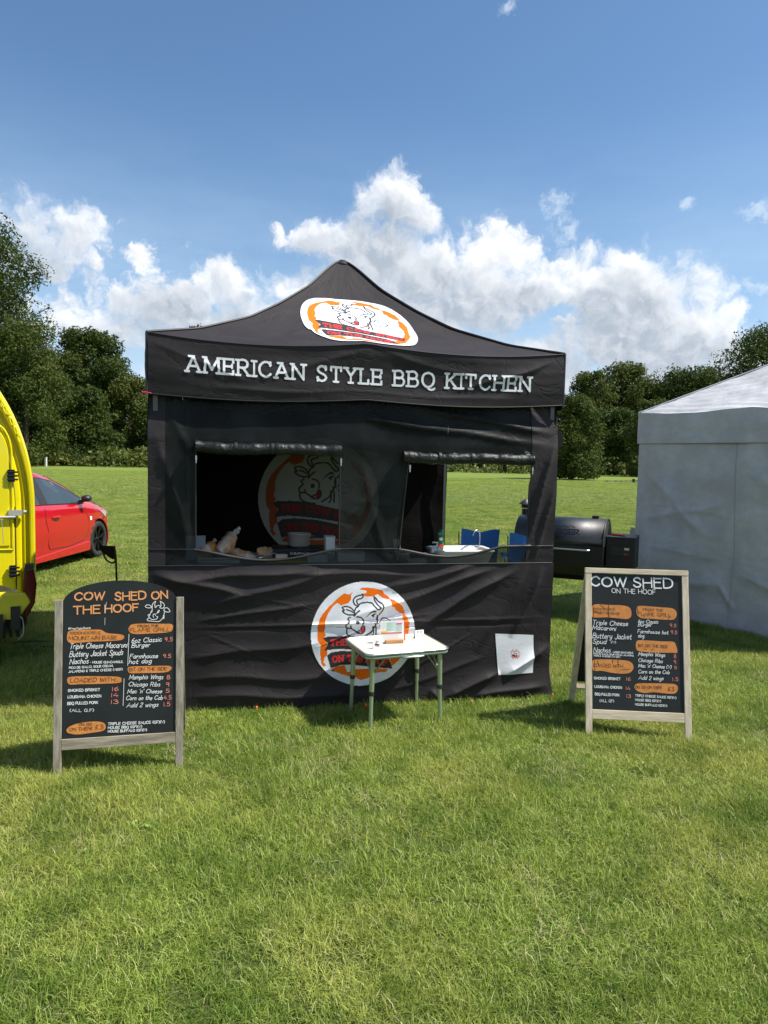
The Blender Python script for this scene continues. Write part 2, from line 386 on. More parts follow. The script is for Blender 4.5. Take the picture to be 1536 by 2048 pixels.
# ---------------------------------------------------------------- trees
def leaf_mat(name, c1, c2):
    m = bpy.data.materials.new(name); m.use_nodes = True; t = NT(m.node_tree); p = t.n['Principled BSDF']; out = t.n['Material Output']
    tone = t.new('ShaderNodeAttribute', attribute_name='tone').outputs['Fac']
    P = t.new('ShaderNodeNewGeometry').outputs['Position']
    c = t.mix(tone, (*c1, 1), (*c2, 1))
    c = t.mix(t.m('MULTIPLY', t.step(t.noise(P, 0.3, 3), 0.4, 0.65), 0.5), c, (c2[0]*1.15, c2[1]*0.95, c2[2]*0.8, 1))
    t.l.new(c, p.inputs['Base Color']); p.inputs['Roughness'].default_value = 0.6; p.inputs['Specular IOR Level'].default_value = 0.14
    tr = t.new('ShaderNodeBsdfTranslucent'); t.l.new(t.mix(0.5, c, (0.09, 0.13, 0.012, 1)), tr.inputs[0])
    mx = t.new('ShaderNodeMixShader'); mx.inputs[0].default_value = 0.22
    t.l.new(p.outputs[0], mx.inputs[1]); t.l.new(tr.outputs[0], mx.inputs[2]); t.l.new(mx.outputs[0], out.inputs[0])
    return m
LEAF_A = leaf_mat('leaf_dark', (0.024, 0.046, 0.010), (0.066, 0.100, 0.020))
LEAF_B = leaf_mat('leaf_olive', (0.038, 0.062, 0.012), (0.092, 0.122, 0.028))
LEAF_C = leaf_mat('leaf_light', (0.048, 0.076, 0.016), (0.118, 0.142, 0.034))
BARK = mat('bark', (0.085, 0.070, 0.052), 0.9, noise=0.5, nscale=6, bump=0.03, bscale=14, spec=0.2)
def crown(H, R, z0, nl, nleaf, ls, seed, shape='round', gap=0.0, lobes=None):
    """leaf clumps spread through lobes; returns vertices, quads, tones and the limb ends"""
    r = np.random.default_rng(seed); C = []
    for i in range(nl):
        t = ((i+0.5)/nl); z = z0+(H-z0)*t
        if shape == 'round': rad = R*sqrt(max(0.05, 1-((t-0.42)/0.62)**2))
        elif shape == 'tall': rad = R*(1-0.72*t**1.3)
        elif shape == 'bush': rad = R*(1-0.55*t**2.2)
        else: rad = R*sqrt(max(0.05, 1-((t-0.55)/0.6)**2))
        a = i*2.399+r.uniform(-.4, .4); q_ = rad*r.uniform(0.35, 0.78)
        lr = R*r.uniform(0.26, 0.44)*(1-0.25*t)
        C.append((q_*cos(a), q_*sin(a), min(z, H-lr*0.86), lr))
    C = np.array(C); wts = C[:, 3]**2; wts /= wts.sum()
    n = int(nleaf*1.5); k = r.choice(len(C), n, p=wts)
    d = r.normal(size=(n, 3)); d /= np.linalg.norm(d, axis=1)[:, None]
    # bumpy shells
    fq = 3.1; ph = k[:, None]*1.7
    bump = 1+0.22*np.sin(d[:, 0]*5.3+ph[:, 0])*np.sin(d[:, 1]*6.1+ph[:, 0]*2)+0.14*np.sin(d[:, 2]*9+d[:, 0]*7+ph[:, 0])
    rad = C[k, 3]*bump*(1-0.6*r.random(n)**2.0)
    pos = C[k, :3]+d*rad[:, None]*np.array([1, 1, 0.8])
    den = np.sin(pos[:, 0]*1.9/ (ls*3)+k)*np.sin(pos[:, 1]*1.7/(ls*3))*np.sin(pos[:, 2]*2.1/(ls*3)+k*.7)
    ok = (den > -0.35-1.1*(1-gap)*r.random(n)) & (pos[:, 2] > 0.15)
    pos = pos[ok][:nleaf]; d = d[ok][:nleaf]; n = len(pos)
    nr = d*0.55+r.normal(size=(n, 3))*0.62+np.array([0, 0, 0.35]); nr /= np.linalg.norm(nr, axis=1)[:, None]
    tmp = r.normal(size=(n, 3)); a = np.cross(nr, tmp); a /= np.linalg.norm(a, axis=1)[:, None]; b = np.cross(nr, a)
    s = ls*r.uniform(0.55, 1.3, n)[:, None]; asp = r.uniform(0.55, 0.9, n)[:, None]
    # pointed, slightly folded leaf sprays
    V = np.stack([pos-a*s, pos-b*s*asp*0.6+nr*s*0.12, pos+a*s*0.9, pos+b*s*asp*0.6+nr*s*0.12], 1).reshape(-1, 3)
    F = np.arange(n*4).reshape(-1, 4); tone = np.repeat(np.clip(r.normal(0.45, 0.27, n), 0, 1), 4)
    return V, F, tone, C
def make_tree(name, label, loc, H, R, z0=None, nl=26, nleaf=14000, ls=0.2, seed=1, shape='round', leaf=LEAF_A, gap=0.2, sx=1.0, cat='tree', group=None, twigs=0):
    z0 = H*0.22 if z0 is None else z0
    root = empty(name, label, cat, loc, random.uniform(0, 6.28), group); root.scale = (sx, 1, 1)
    V, F, tone, C = crown(H, R, z0, nl, nleaf, ls, seed, shape, gap)
    raw_mesh('crown', V, F, leaf, root, smooth=False, colattr=tone)
    tb = MB(); r = random.Random(seed); tr = H*0.018+0.08
    top = H*0.72
    ps = [(0.25*sin(i*1.3)*i/6, 0.2*sin(i*2.1)*i/6, top*i/7-0.05*(i == 0)) for i in range(8)]
    tb.tube(ps, [tr*(1.35 if i == 0 else 1)*(1-0.11*i) for i in range(8)], 9)
    for c in sorted(C.tolist(), key=lambda c: -c[3])[:18]:
        zb = max(H*0.10, min(top*0.95, c[2]-c[3]*1.3-0.3)); t_ = zb/top*7; i = min(6, int(t_)); fr = t_-i
        p0 = Vector(ps[i]).lerp(Vector(ps[i+1]), fr); p1 = Vector(c[:3]); mid = p0.lerp(p1, 0.5)+Vector((0, 0, -0.12*c[3]))
        tb.tube([p0, mid, p1], [tr*0.42, tr*0.28, tr*0.10], 6)
        for _ in range(2+twigs):
            e = p1+Vector((r.uniform(-1, 1), r.uniform(-1, 1), r.uniform(-0.2, 1.1)))*c[3]*(1.0 if not twigs else 1.35)
            tb.tube([p1.lerp(mid, 0.3), p1.lerp(e, 0.5), e], [tr*0.12, tr*0.07, 0.012], 4, cap=False)
    tb.build('trunk', BARK, root, fix=False)
    return root
def place(px, Z): return ((px-768)/FPX*Z, Z, 0.0)
def hgt(px, ytop, Z): return float(at(px, ytop, Z)[2])
TR = [
 ('broadleaf_tree','mid green tree rising behind the left thicket between the tall tree and the gazebo',118,700,112,62,'round',LEAF_B,.3,.1,13000),
 ('broadleaf_tree','dark tree filling the gap just left of the black gazebo at the wood edge',232,738,124,58,'bush',LEAF_A,.3,.05,12000),
 ('broadleaf_tree','dark tree low behind the airy olive tree right of the gazebo',1192,768,146,66,'bush',LEAF_A,.2,.03,12000),
 ('broadleaf_tree','dark tree between the airy olive tree and the broad oak',1292,762,142,60,'bush',LEAF_A,.2,.03,12000),
 ('broadleaf_tree','dark tree joining the broad oak to the tall tree at the right edge',1456,752,134,66,'bush',LEAF_A,.2,.05,12000),
  # name, label, px, ytop, Z, halfwidth px, shape, leaf, gap, z0 frac, leaves
 ('broadleaf_tree','very tall dark broadleaf tree towering at the left edge above the yellow trailer',-48,425,96,136,'round',LEAF_A,.1,.04,46000),
 ('broadleaf_tree','bushy lower tree right behind the yellow trailer and the red car',52,640,92,84,'bush',LEAF_B,.3,.03,17000),
 ('broadleaf_tree','round crowned dark tree standing between the tall left tree and the black gazebo',184,658,118,66,'round',LEAF_A,.3,.3,17000),
 ('shrubby_tree','low dense tree below the round crowned tree left of the gazebo',172,772,104,62,'bush',LEAF_A,.25,.02,12000),
 ('shrubby_tree','olive green thicket tree with bare twigs beside the left edge of the black gazebo',262,752,112,52,'bush',LEAF_C,.6,.03,11000),
 ('shrubby_tree','dark low tree half hidden behind the left wall of the black gazebo',330,800,108,58,'bush',LEAF_A,.3,.02,9000),
 ('broadleaf_tree','tree whose tip just shows over the left slope of the black gazebo roof',398,653,122,48,'round',LEAF_B,.4,.2,10000),
 ('young_tree','bushy young tree in front of the wood right of the black gazebo',1140,788,80,60,'bush',LEAF_B,.35,.02,13000),
 ('broadleaf_tree','leafy pale green tree top just right of the black gazebo corner',1172,742,128,44,'round',LEAF_C,.7,.15,9000),
 ('broadleaf_tree','airy olive tree with sky showing through between gazebo and white tent',1238,722,136,58,'round',LEAF_C,.8,.15,12000),
 ('shrubby_tree','dark green lower tree in the gap left of the white tent',1215,815,120,62,'bush',LEAF_A,.3,.02,10000),
 ('broadleaf_tree','broad dark oak above the left slope of the white tent roof',1372,733,132,80,'round',LEAF_A,.2,.12,20000),
 ('shrubby_tree','small pale rounded tree just above the corner of the white tent',1302,797,108,48,'bush',LEAF_C,.35,.02,10000),
 ('broadleaf_tree','tall dark leafy tree at the right edge behind the white tent roof',1552,640,78,112,'round',LEAF_A,.1,.12,28000)]
for i, (nm, lb, px, yt, Z, hw, sh, lf, gp, zf, nlf) in enumerate(TR):
    H = hgt(px, yt, Z); R = hw/FPX*Z*1.28
    make_tree(nm, lb, place(px, Z), H, R, H*zf, 34 if sh != 'bush' else 28, int(nlf*1.9), 0.0024*Z*0.92, 100+i, sh, lf, gp, group='trees along the far edge of the field', twigs=2 if 'twigs' in lb else 0)
# continuing tree line, seen only past the edges or behind the gazebo
hid = [(470,760,140,60),(560,735,135,70),(660,750,142,70),(760,765,138,75),(860,775,140,70),(960,760,136,75),(1060,790,140,60),(-260,560,100,120),(-460,520,110,140),(1700,660,90,120),(1900,640,95,130)]
protos = []
for i, (px, yt, Z, hw) in enumerate(hid):
    H = hgt(px, yt, Z); R = hw/FPX*Z
    if i < 3:
        t_ = make_tree('broadleaf_tree', 'green tree of the far wood wholly behind the black gazebo', place(px, Z), H, R, H*0.06, 26, 10000, 0.3, 300+i, ('round', 'bush', 'round')[i], (LEAF_A, LEAF_B, LEAF_A)[i], 0.3, group='trees of the wood hidden behind the gazebo')
        protos.append((t_, H, R))
    else:
        s_, h0, r0_ = protos[i % 3]; t_ = copy_tree(s_); t_.location = place(px, Z); t_.scale = (R/r0_, R/r0_, H/h0); t_.rotation_euler = (0, 0, i*1.3)
        if px < 0 or px > 1536: t_['label'] = 'green tree of the wood beyond the edge of the picture'; t_['group'] = 'trees beyond the edges'
# scrub at the wood edge
def scrub():
    n = 26000; x = rng.uniform(-95, 95, n); y = np.where(x < 0, 98, 116)+rng.normal(0, 2.2, n)+np.abs(x)*0.04
    hh = 0.9+0.9*np.sin(x*0.31)*np.sin(x*0.13)+0.5*np.sin(x*1.1); z = rng.random(n)**0.7*np.clip(hh+0.9, 0.4, 3.0)
    pos = np.stack([x, y, z], 1); nr = rng.normal(size=(n, 3))+[0, -0.5, 0.7]; nr /= np.linalg.norm(nr, axis=1)[:, None]
    a = np.cross(nr, rng.normal(size=(n, 3))); a /= np.linalg.norm(a, axis=1)[:, None]; b = np.cross(nr, a); s = rng.uniform(0.12, 0.42, n)[:, None]
    V = np.stack([pos-a*s, pos-b*s*.5, pos+a*s, pos+b*s*.5], 1).reshape(-1, 3)
    o = raw_mesh('scrub', V, np.arange(n*4).reshape(-1, 4), LEAF_C, None, False, colattr=np.repeat(rng.random(n), 4))
    tag(o, 'rough pale scrub and long grass along the foot of the far trees', 'scrub', kind='stuff')
scrub()

# ---------------------------------------------------------------- stroke lettering
GL = {
'A':(.8,"0,0 .4,1 .8,0;.14,.35 .66,.35"),'B':(.66,"0,0 0,1;~0,1 .42,1 .58,.77 .42,.53 0,.53;~0,.53 .48,.53 .66,.27 .48,0 0,0"),
'C':(.74,"~.72,.8 .56,.97 .36,1 .1,.82 0,.5 .1,.18 .36,0 .56,.03 .72,.2"),'D':(.74,"0,0 0,1;~0,1 .36,1 .66,.82 .74,.5 .66,.18 .36,0 0,0"),
'E':(.58,"0,0 0,1;0,1 .58,1;0,.52 .5,.52;0,0 .58,0"),'F':(.56,"0,0 0,1;0,1 .56,1;0,.52 .46,.52"),
'G':(.76,"~.72,.8 .56,.97 .36,1 .1,.82 0,.5 .1,.18 .36,0 .56,.03 .72,.16;.72,.0 .72,.45 .46,.45"),
'H':(.7,"0,0 0,1;.7,0 .7,1;0,.52 .7,.52"),'I':(.06,".03,0 .03,1"),'J':(.5,"~.5,1 .5,.25 .38,.02 .15,0 0,.18"),
'K':(.68,"0,0 0,1;.62,1 0,.4;.22,.6 .68,0"),'L':(.54,"0,1 0,0;0,0 .54,0"),'M':(.9,"0,0 .06,1;.06,1 .45,.2;.45,.2 .84,1;.84,1 .9,0"),
'N':(.72,"0,0 0,1;0,1 .72,0;.72,0 .72,1"),'O':(.82,"~.41,1 .12,.86 0,.5 .12,.14 .41,0 .7,.14 .82,.5 .7,.86 .41,1"),
'P':(.62,"0,0 0,1;~0,1 .44,1 .62,.73 .44,.46 0,.46"),'Q':(.82,"~.41,1 .12,.86 0,.5 .12,.14 .41,0 .7,.14 .82,.5 .7,.86 .41,1;~.38,-.02 .5,-.16 .72,-.18 .86,-.1"),
'R':(.68,"0,0 0,1;~0,1 .44,1 .6,.75 .44,.5 0,.5;.3,.5 .66,0"),'S':(.6,"~.56,.82 .42,.98 .2,.98 .04,.8 .12,.6 .46,.42 .58,.22 .42,.02 .18,.02 0,.2"),
'T':(.68,"0,1 .68,1;.34,1 .34,0"),'U':(.7,"~0,1 0,.3 .12,.05 .35,0 .58,.05 .7,.3 .7,1"),'V':(.72,"0,1 .36,0 .72,1"),
'W':(1.0,"0,1 .26,0;.26,0 .5,.85;.5,.85 .74,0;.74,0 1,1"),'X':(.66,"0,1 .66,0;.66,1 0,0"),'Y':(.7,"0,1 .35,.48;.7,1 .35,.48;.35,.48 .35,0"),'Z':(.62,"0,1 .62,1;.62,1 0,0;0,0 .62,0"),
'a':(.47,"~.45,.48 .25,.6 .03,.42 .03,.15 .2,0 .44,.2;~.46,.58 .44,.15 .5,0"),'b':(.45,"0,1 0,0;~0,.35 .22,.58 .44,.38 .38,.05 .15,0 0,.12"),
'c':(.44,"~.44,.48 .25,.6 .03,.42 .03,.16 .22,0 .46,.14"),'d':(.47,"~.44,.45 .25,.6 .03,.42 .03,.15 .22,0 .44,.2;.5,1 .45,0"),
'e':(.44,"~.03,.3 .42,.36 .38,.55 .2,.6 .03,.42 .04,.14 .24,0 .46,.14"),'f':(.34,"~.42,.92 .28,1 .16,.82 .1,-.2;-.02,.56 .34,.58"),
'g':(.46,"~.44,.5 .25,.6 .03,.42 .03,.2 .22,.04 .44,.22;~.46,.58 .44,-.1 .28,-.34 .02,-.25"),'h':(.43,"0,1 0,0;~0,.35 .2,.58 .4,.48 .42,.2 .42,0"),
'i':(.06,".02,.58 .02,0;.03,.8 .04,.84"),'j':(.2,"~.2,.58 .18,-.15 0,-.3;.2,.8 .21,.84"),'k':(.42,"0,1 0,0;.38,.58 0,.24;.12,.34 .42,0"),'l':(.08,".02,1 .03,0"),
'm':(.72,"0,.58 0,0;~0,.4 .18,.58 .34,.48 .35,.2 .35,0;~.35,.4 .53,.58 .69,.48 .71,.2 .71,0"),'n':(.43,"0,.58 0,0;~0,.38 .2,.58 .4,.48 .42,.2 .42,0"),
'o':(.45,"~.22,.6 .03,.42 .03,.16 .22,0 .42,.16 .42,.42 .22,.6"),'p':(.45,"0,.58 -.03,-.36;~0,.35 .22,.6 .44,.38 .38,.06 .15,0 0,.14"),
'q':(.45,"~.44,.48 .25,.6 .03,.42 .03,.15 .22,0 .44,.2;.46,.58 .44,-.36"),'r':(.33,"0,.58 0,0;~0,.35 .15,.58 .33,.54"),
's':(.38,"~.38,.5 .2,.6 .04,.46 .2,.32 .38,.16 .2,0 0,.08"),'t':(.34,"~.14,.88 .12,.15 .24,0 .36,.08;-.02,.56 .34,.58"),
'u':(.45,"~0,.58 .02,.15 .2,0 .42,.2;.44,.58 .44,0"),'v':(.4,"0,.58 .2,0;.2,0 .4,.58"),'w':(.62,"0,.58 .14,0;.14,0 .3,.48;.3,.48 .46,0;.46,0 .62,.58"),
'x':(.4,"0,.58 .4,0;.4,.58 0,0"),'y':(.44,"~0,.58 .06,.15 .22,.02 .42,.2;~.44,.58 .4,-.1 .25,-.35 .02,-.28"),'z':(.4,"0,.56 .4,.56;.4,.56 0,0;0,0 .4,0"),
'0':(.5,"~.25,1 .04,.8 .04,.2 .25,0 .46,.2 .46,.8 .25,1"),'1':(.06,".03,0 .04,1"),'2':(.5,"~0,.8 .15,1 .4,.95 .44,.7 .0,0;0,0 .52,0"),
'3':(.5,"~.02,.95 .3,1 .44,.78 .2,.54;~.2,.54 .5,.4 .44,.08 .2,0 0,.1"),'4':(.55,".3,1 0,.34;0,.34 .55,.34;.42,.6 .4,0"),
'5':(.5,".46,1 .08,1;.08,1 .05,.56;~.05,.56 .3,.62 .5,.38 .38,.05 .15,0 0,.08"),'6':(.5,"~.42,1 .15,.75 .02,.35 .1,.05 .3,0 .48,.2 .42,.45 .2,.5 .04,.3"),
'8':(.5,"~.25,.55 .06,.75 .2,1 .4,.95 .42,.72 .25,.55 .04,.35 .06,.08 .25,0 .46,.1 .46,.35 .25,.55"),'9':(.48,"~.44,.7 .25,.5 .04,.62 .06,.9 .25,1 .44,.88 .44,.6 .36,0"),
'.':(.1,".04,.02 .06,.05"),',':(.12,".08,.06 .02,-.12"),'(':(.22,"~.22,1.05 .03,.7 .03,.3 .22,-.08"),')':(.22,"~0,1.05 .19,.7 .19,.3 0,-.08"),
"'":(.08,".05,1 .02,.78"),'!':(.1,".06,1 .04,.3;.04,.02 .05,.05"),'&':(.6,"~.55,.05 .12,.7 .15,.95 .35,.95 .38,.72 .03,.3 .12,.02 .35,.03 .58,.4"),
'-':(.3,"0,.5 .3,.5"),'@':(.9,"~.6,.35 .42,.25 .3,.45 .42,.68 .62,.6 .6,.35 .8,.35 .88,.6 .7,.95 .35,1 .06,.75 .04,.3 .3,0 .7,.05"),
'£':(.6,"~.52,.8 .38,1 .2,.85 .24,.5 .16,.05 0,.0;~0,.02 .25,.08 .58,0;.02,.48 .42,.48")}
SLAB = {'A':"-.1,0 .14,0;.64,0 .92,0;.14,1 .44,1",'M':"-.12,0 .14,0;.74,0 1.04,0;-.1,1 .1,1;.8,1 1.0,1",'E':"-.13,0 .1,0;-.13,1 .1,1;.58,1 .58,.78;.58,0 .58,.22;.5,.42 .5,.62",
'R':"-.13,0 .14,0;-.13,1 .1,1;.58,0 .82,0",'I':"-.12,0 .18,0;-.12,1 .18,1",'C':".7,1 .7,.76",'N':"-.13,1 .06,1;-.13,0 .14,0;.56,1 .88,1",'S':".55,1 .55,.76;.03,0 .03,.24",
'T':".02,1 .02,.76;.66,1 .66,.76;.2,0 .48,0",'Y':"-.12,1 .16,1;.54,1 .82,1;.2,0 .5,0",'L':"-.13,0 .1,0;-.13,1 .14,1;.54,0 .54,.26",'B':"-.13,0 .1,0;-.13,1 .1,1",
'Q':"",'K':"-.13,0 .14,0;-.13,1 .14,1;.48,1 .78,1;.5,0 .84,0",'H':"-.12,0 .13,0;-.12,1 .13,1;.57,0 .83,0;.57,1 .83,1",'O':"",'W':"-.1,1 .16,1;.84,1 1.1,1",'D':"-.13,0 .1,0;-.13,1 .1,1",'F':"-.13,1 .1,1;-.13,0 .14,0;.56,1 .56,.76;.46,.42 .46,.62",'P':"-.13,0 .14,0;-.13,1 .1,1"}
def catmull(p, k=5):
    p = [np.array(x) for x in p]; q_ = [2*p[0]-p[1]]+p+[2*p[-1]-p[-2]]; out = []
    for i in range(1, len(q_)-2):
        for j in range(k):
            t = j/k; a, b, c, d = q_[i-1:i+3]
            out.append(0.5*((2*b)+(c-a)*t+(2*a-5*b+4*c-d)*t*t+(3*b-a-3*c+d)*t**3))
    return out+[p[-1]]
def strokes_of(spec):
    res = []
    for s in spec.split(';'):
        if not s: continue
        cv = s[0] == '~'; pts = [tuple(float(a) for a in x.split(',')) for x in s.lstrip('~').split()]
        res.append(catmull(pts) if cv and len(pts) > 2 else [np.array(x) for x in pts])
    return res
def text_run(txt, gap=0.22, space=0.42, slab=False):
    """strokes of a whole line, cap height 1; returns (strokes, width)"""
    x = 0.0; out = []
    for ch in txt:
        if ch == ' ': x += space; continue
        wd, sp = GL[ch]; ss = strokes_of(sp)+(strokes_of(SLAB.get(ch, '')) if slab else [])
        out += [[p+np.array([x, 0]) for p in s] for s in ss]; x += wd+gap
    return out, x-gap
def ribbon(mb, pts, w, fn, mi=0, k=0):
    """flat pen stroke on a surface; fn(x, y, lift) -> 3d"""
    P = [np.array(p, float) for p in pts]; n = len(P); Ls = []; Rs = []
    if n == 1: return
    for i in range(n):
        d = P[min(i+1, n-1)]-P[max(i-1, 0)]; l = np.linalg.norm(d); d = d/(l or 1); nn = np.array([-d[1], d[0]])
        e = P[i]-d*w*0.4*(i == 0)+d*w*0.4*(i == n-1)
        ww = w*(1.0 if 0 < i < n-1 else 0.86)
        Ls.append(e+nn*ww/2); Rs.append(e-nn*ww/2)
    lift = k*0.00012
    vs = [fn(p[0], p[1], lift) for p in Ls]+[fn(p[0], p[1], lift) for p in Rs]
    mb.add(vs, [(i, i+1, n+i+1, n+i) for i in range(n-1)], mi)
def line_text(mb, txt, a, b, hh, w, fn, gap=0.22, space=0.5, slant=0.0, jit=0.0, mi=0, slab=False):
    """write txt from point a to point b of the surface, cap height hh"""
    st, wd = text_run(txt, gap, space, slab); a = np.array(a, float); b = np.array(b, float); L_ = np.linalg.norm(b-a); ex = (b-a)/L_; ey = np.array([-ex[1], ex[0]])
    if ey[1] < 0: ey = -ey
    sx = L_/wd; r = random.Random(hash(txt) % 1000 if False else len(txt)*7+int(abs(a[0])*1000) % 97)
    for i, s in enumerate(st):
        j = r.uniform(-jit, jit)
        pts = [a+ex*(p[0]*sx+slant*p[1]*hh)+ey*((p[1]+j)*hh) for p in s]
        ribbon(mb, pts, w, fn, mi, i % 9)

# masks for cloth print -------------------------------------------------
def inpoly(x, y, poly):
    c = np.zeros(x.shape, bool); n = len(poly)
    for i in range(n):
        x0, y0 = poly[i]; x1, y1 = poly[i-1]
        with np.errstate(divide='ignore', invalid='ignore'):
            c ^= ((y0 > y) != (y1 > y)) & (x < (x1-x0)*(y-y0)/((y1-y0) if y1 != y0 else 1e-9)+x0)
    return c
def nearline(x, y, pts, w):
    c = np.zeros(x.shape, bool)
    for a, b in zip(pts[:-1], pts[1:]):
        a = np.asarray(a, float); b = np.asarray(b, float); d = b-a; l = max(d@d, 1e-12)
        t = np.clip(((x-a[0])*d[0]+(y-a[1])*d[1])/l, 0, 1)
        c |= (x-a[0]-t*d[0])**2+(y-a[1]-t*d[1])**2 < (w/2)**2
    return c
def P6(s): return [((float(a)-765)/632, (725-float(b))/640) for a, b in (x.split(',') for x in s.split())]
def P9(s): return [((float(a)-755)/578, (610-float(b))/578) for a, b in (x.split(',') for x in s.split())]
ORANGE = [P6("450,280 520,225 585,240 632,208 605,250 610,300 575,345 490,372 445,340 400,370 350,440 320,500 300,560 305,640 290,690 315,730 292,760 330,830 330,985 300,1005 290,1060 320,1100 290,1120 262,1080 250,980 245,890 255,850 215,800 208,700 212,620 235,530 270,470 310,420 345,380 400,330"),
 P6("710,170 760,155 870,165 990,195 1010,240 1060,270 1080,302 1120,310 1180,345 1240,395 1275,490 1210,482 1150,435 1140,405 1100,390 1095,340 1072,305 1030,300 985,285 930,240 880,265 780,266 712,246 740,235 790,225 800,205 770,190 712,182"),
 P9("1195,395 1240,430 1272,500 1262,600 1256,650 1252,720 1200,830 1150,930 1040,920 1130,820 1180,740 1210,660 1216,580 1186,510"),
 P6("380,1150 440,1120 540,1105 560,1150 575,1195 625,1195 640,1160 750,1165 900,1160 1080,1175 1050,1212 900,1218 830,1280 740,1300 650,1245 600,1250 500,1215 420,1180"),
 P6("1150,1020 1215,1015 1190,1080 1120,1142 1075,1110")]
BAN = [P6("275,765 330,752 400,748 470,747 560,752 765,790 1000,840 1240,912 1200,1018 1000,972 765,935 560,912 440,905 295,920 342,835"),
 P6("330,985 380,945 500,932 680,943 765,953 1000,1003 1082,1050 1130,1170 1000,1160 765,1125 600,1100 500,1100 375,1140")]
BLACKF = [P6("785,535 820,480 870,438 912,436 915,460 870,462 830,490"), P6("850,500 885,478 922,470 893,500 885,530 865,512"), P6("372,1165 437,1168 400,1182"), P6("925,495 945,515 935,560 950,625 925,590 915,540")]
HEADL = ["745,238 752,262 735,290 690,303 675,322 690,360","738,246 700,256 665,268 640,295 635,325 655,365 697,387","690,390 715,357 770,342 850,346 890,385 935,430 962,415",
"885,270 895,320 930,370 968,405","885,270 940,330 985,360 1000,400 985,450 950,497","500,400 530,386 580,392 630,425 655,468 640,488 580,490 530,467 505,437 528,430 500,400","555,425 600,440 635,460","712,440 680,465 648,505","655,440 665,410 690,390",
"600,518 573,540 592,570 572,590","682,513 740,530 765,575 755,610","580,590 553,612 552,640 575,656 610,656 614,630","610,630 622,662 670,692 700,706",
"562,660 563,710 580,740 640,765 720,775","700,690 735,676 742,650 762,630 780,650 778,692 745,724 700,718 665,692","928,500 930,570 897,650 860,708 790,752","905,600 918,660 920,760","880,640 888,720 870,760"]
HEADR = ["932,488 965,440 1020,450 1072,500 1030,545 960,547 935,520","965,480 1000,485 1040,500"]
def logo_class(x, y):
    """x, y in [-1, 1] of the round badge: 0 white, 1 orange, 2 black, 3 red, -1 outside"""
    c = np.where(x*x+y*y <= 1, 0, -1)
    for p in ORANGE: c[inpoly(x, y, p) & (c >= 0)] = 1
    for s in HEADL: c[nearline(x, y, catmull(P6(s), 4), 0.028) & (c >= 0)] = 2
    for s in HEADR: c[nearline(x, y, catmull(P9(s), 4), 0.020) & (c >= 0)] = 2
    for p in BLACKF: c[inpoly(x, y, p) & (c >= 0)] = 2
    nx, ny = P6("692,588")[0]; c[((x-nx)**2+(y-ny)**2 < 0.038**2) & (c >= 0)] = 2
    c[inpoly(x, y, P6("708,712 735,690 750,655 762,640 772,655 770,695 742,716")) & (c >= 0)] = 3
    for p in BAN: c[inpoly(x, y, p) & (c >= 0)] = 2
    for txt, h_, base in (("THE COW SHED", .108, P6("372,862 560,860 765,884 1000,930 1190,976")), ("ON THE HOOF", .112, P6("402,1066 560,1058 765,1076 1050,1128"))):
        st, wd = text_run(txt, 0.34, 0.5, True); bc = catmull(base, 12)
        cum = np.concatenate([[0], np.cumsum([np.linalg.norm(b-a) for a, b in zip(bc[:-1], bc[1:])])]); bc = np.array(bc)
        for s in st:
            pts = []
            for p in s:
                sl_ = np.clip(p[0]/wd, 0, 1)*cum[-1]; i = min(len(cum)-2, int(np.searchsorted(cum, sl_, 'right')-1)); f = (sl_-cum[i])/(cum[i+1]-cum[i])
                q_ = bc[i]*(1-f)+bc[i+1]*f; d = bc[i+1]-bc[i]; d = d/np.linalg.norm(d); pts.append(q_+np.array([-d[1], d[0]])*p[1]*h_)
            c[nearline(x, y, pts, 0.023) & (c >= 0)] = 3
    return c
def print_grid(name, fn, x0, x1, y0, y1, step, cls, mats, parent):
    """flat print: a fine sheet lying on the cloth, only the printed cells kept"""
    us = np.linspace(x0, x1, max(2, int((x1-x0)/step)+1)); vs = np.linspace(y0, y1, max(2, int((y1-y0)/step)+1))
    uc = (us[:-1]+us[1:])/2; vc = (vs[:-1]+vs[1:])/2; U_, V_ = np.meshgrid(uc, vc); c = cls(U_.ravel(), V_.ravel())
    return grid(name, fn, us, vs, mats, parent, True, keep=c >= 0, mi=lambda a, b: np.maximum(c, 0))

# ---------------------------------------------------------------- the black gazebo
def cloth(name, col, rough=0.75, spec=0.35, weave=0.0006, wr=0.004, crinkle=0.22):
    m = bpy.data.materials.new(name); m.use_nodes = True; t = NT(m.node_tree); p = t.n['Principled BSDF']
    tc = t.new('ShaderNodeTexCoord').outputs['Object']
    t.l.new(t.mix(t.step(t.noise(tc, 3.0, 5, 0.65), 0.35, 0.7), (*col, 1), tuple(min(1, x*1.28+0.002) for x in col)+(1,)), p.inputs['Base Color'])
    p.inputs['Roughness'].default_value = rough; p.inputs['Specular IOR Level'].default_value = spec
    b = t.new('ShaderNodeBump'); b.inputs['Distance'].default_value = wr; b.inputs['Strength'].default_value = 1
    nz = t.noise(t.v('MULTIPLY', tc, (1, 1, 1.8)), 5.0, 5, 0.55, 0.6)
    ln = t.m('ABSOLUTE', t.m('SUBTRACT', t.noise(t.v('MULTIPLY', tc, (1, 1, 1.5)), 2.6, 3, 0.5, 0.9), 0.5)); nz = t.m('ADD', nz, t.m('MULTIPLY', t.step(ln, 0.0, 0.03), crinkle))
    t.l.new(nz, b.inputs['Height']); t.l.new(b.outputs[0], p.inputs['Normal'])
    return m
BLACKCLOTH = cloth('black_polyester', (0.0165, 0.0130, 0.0140), 0.68, 0.32)
INNER = cloth('dimmed_black_cloth', (0.007, 0.006, 0.006), 0.9, 0.08)  # darker copy of the black cloth, interior shade put into its colour
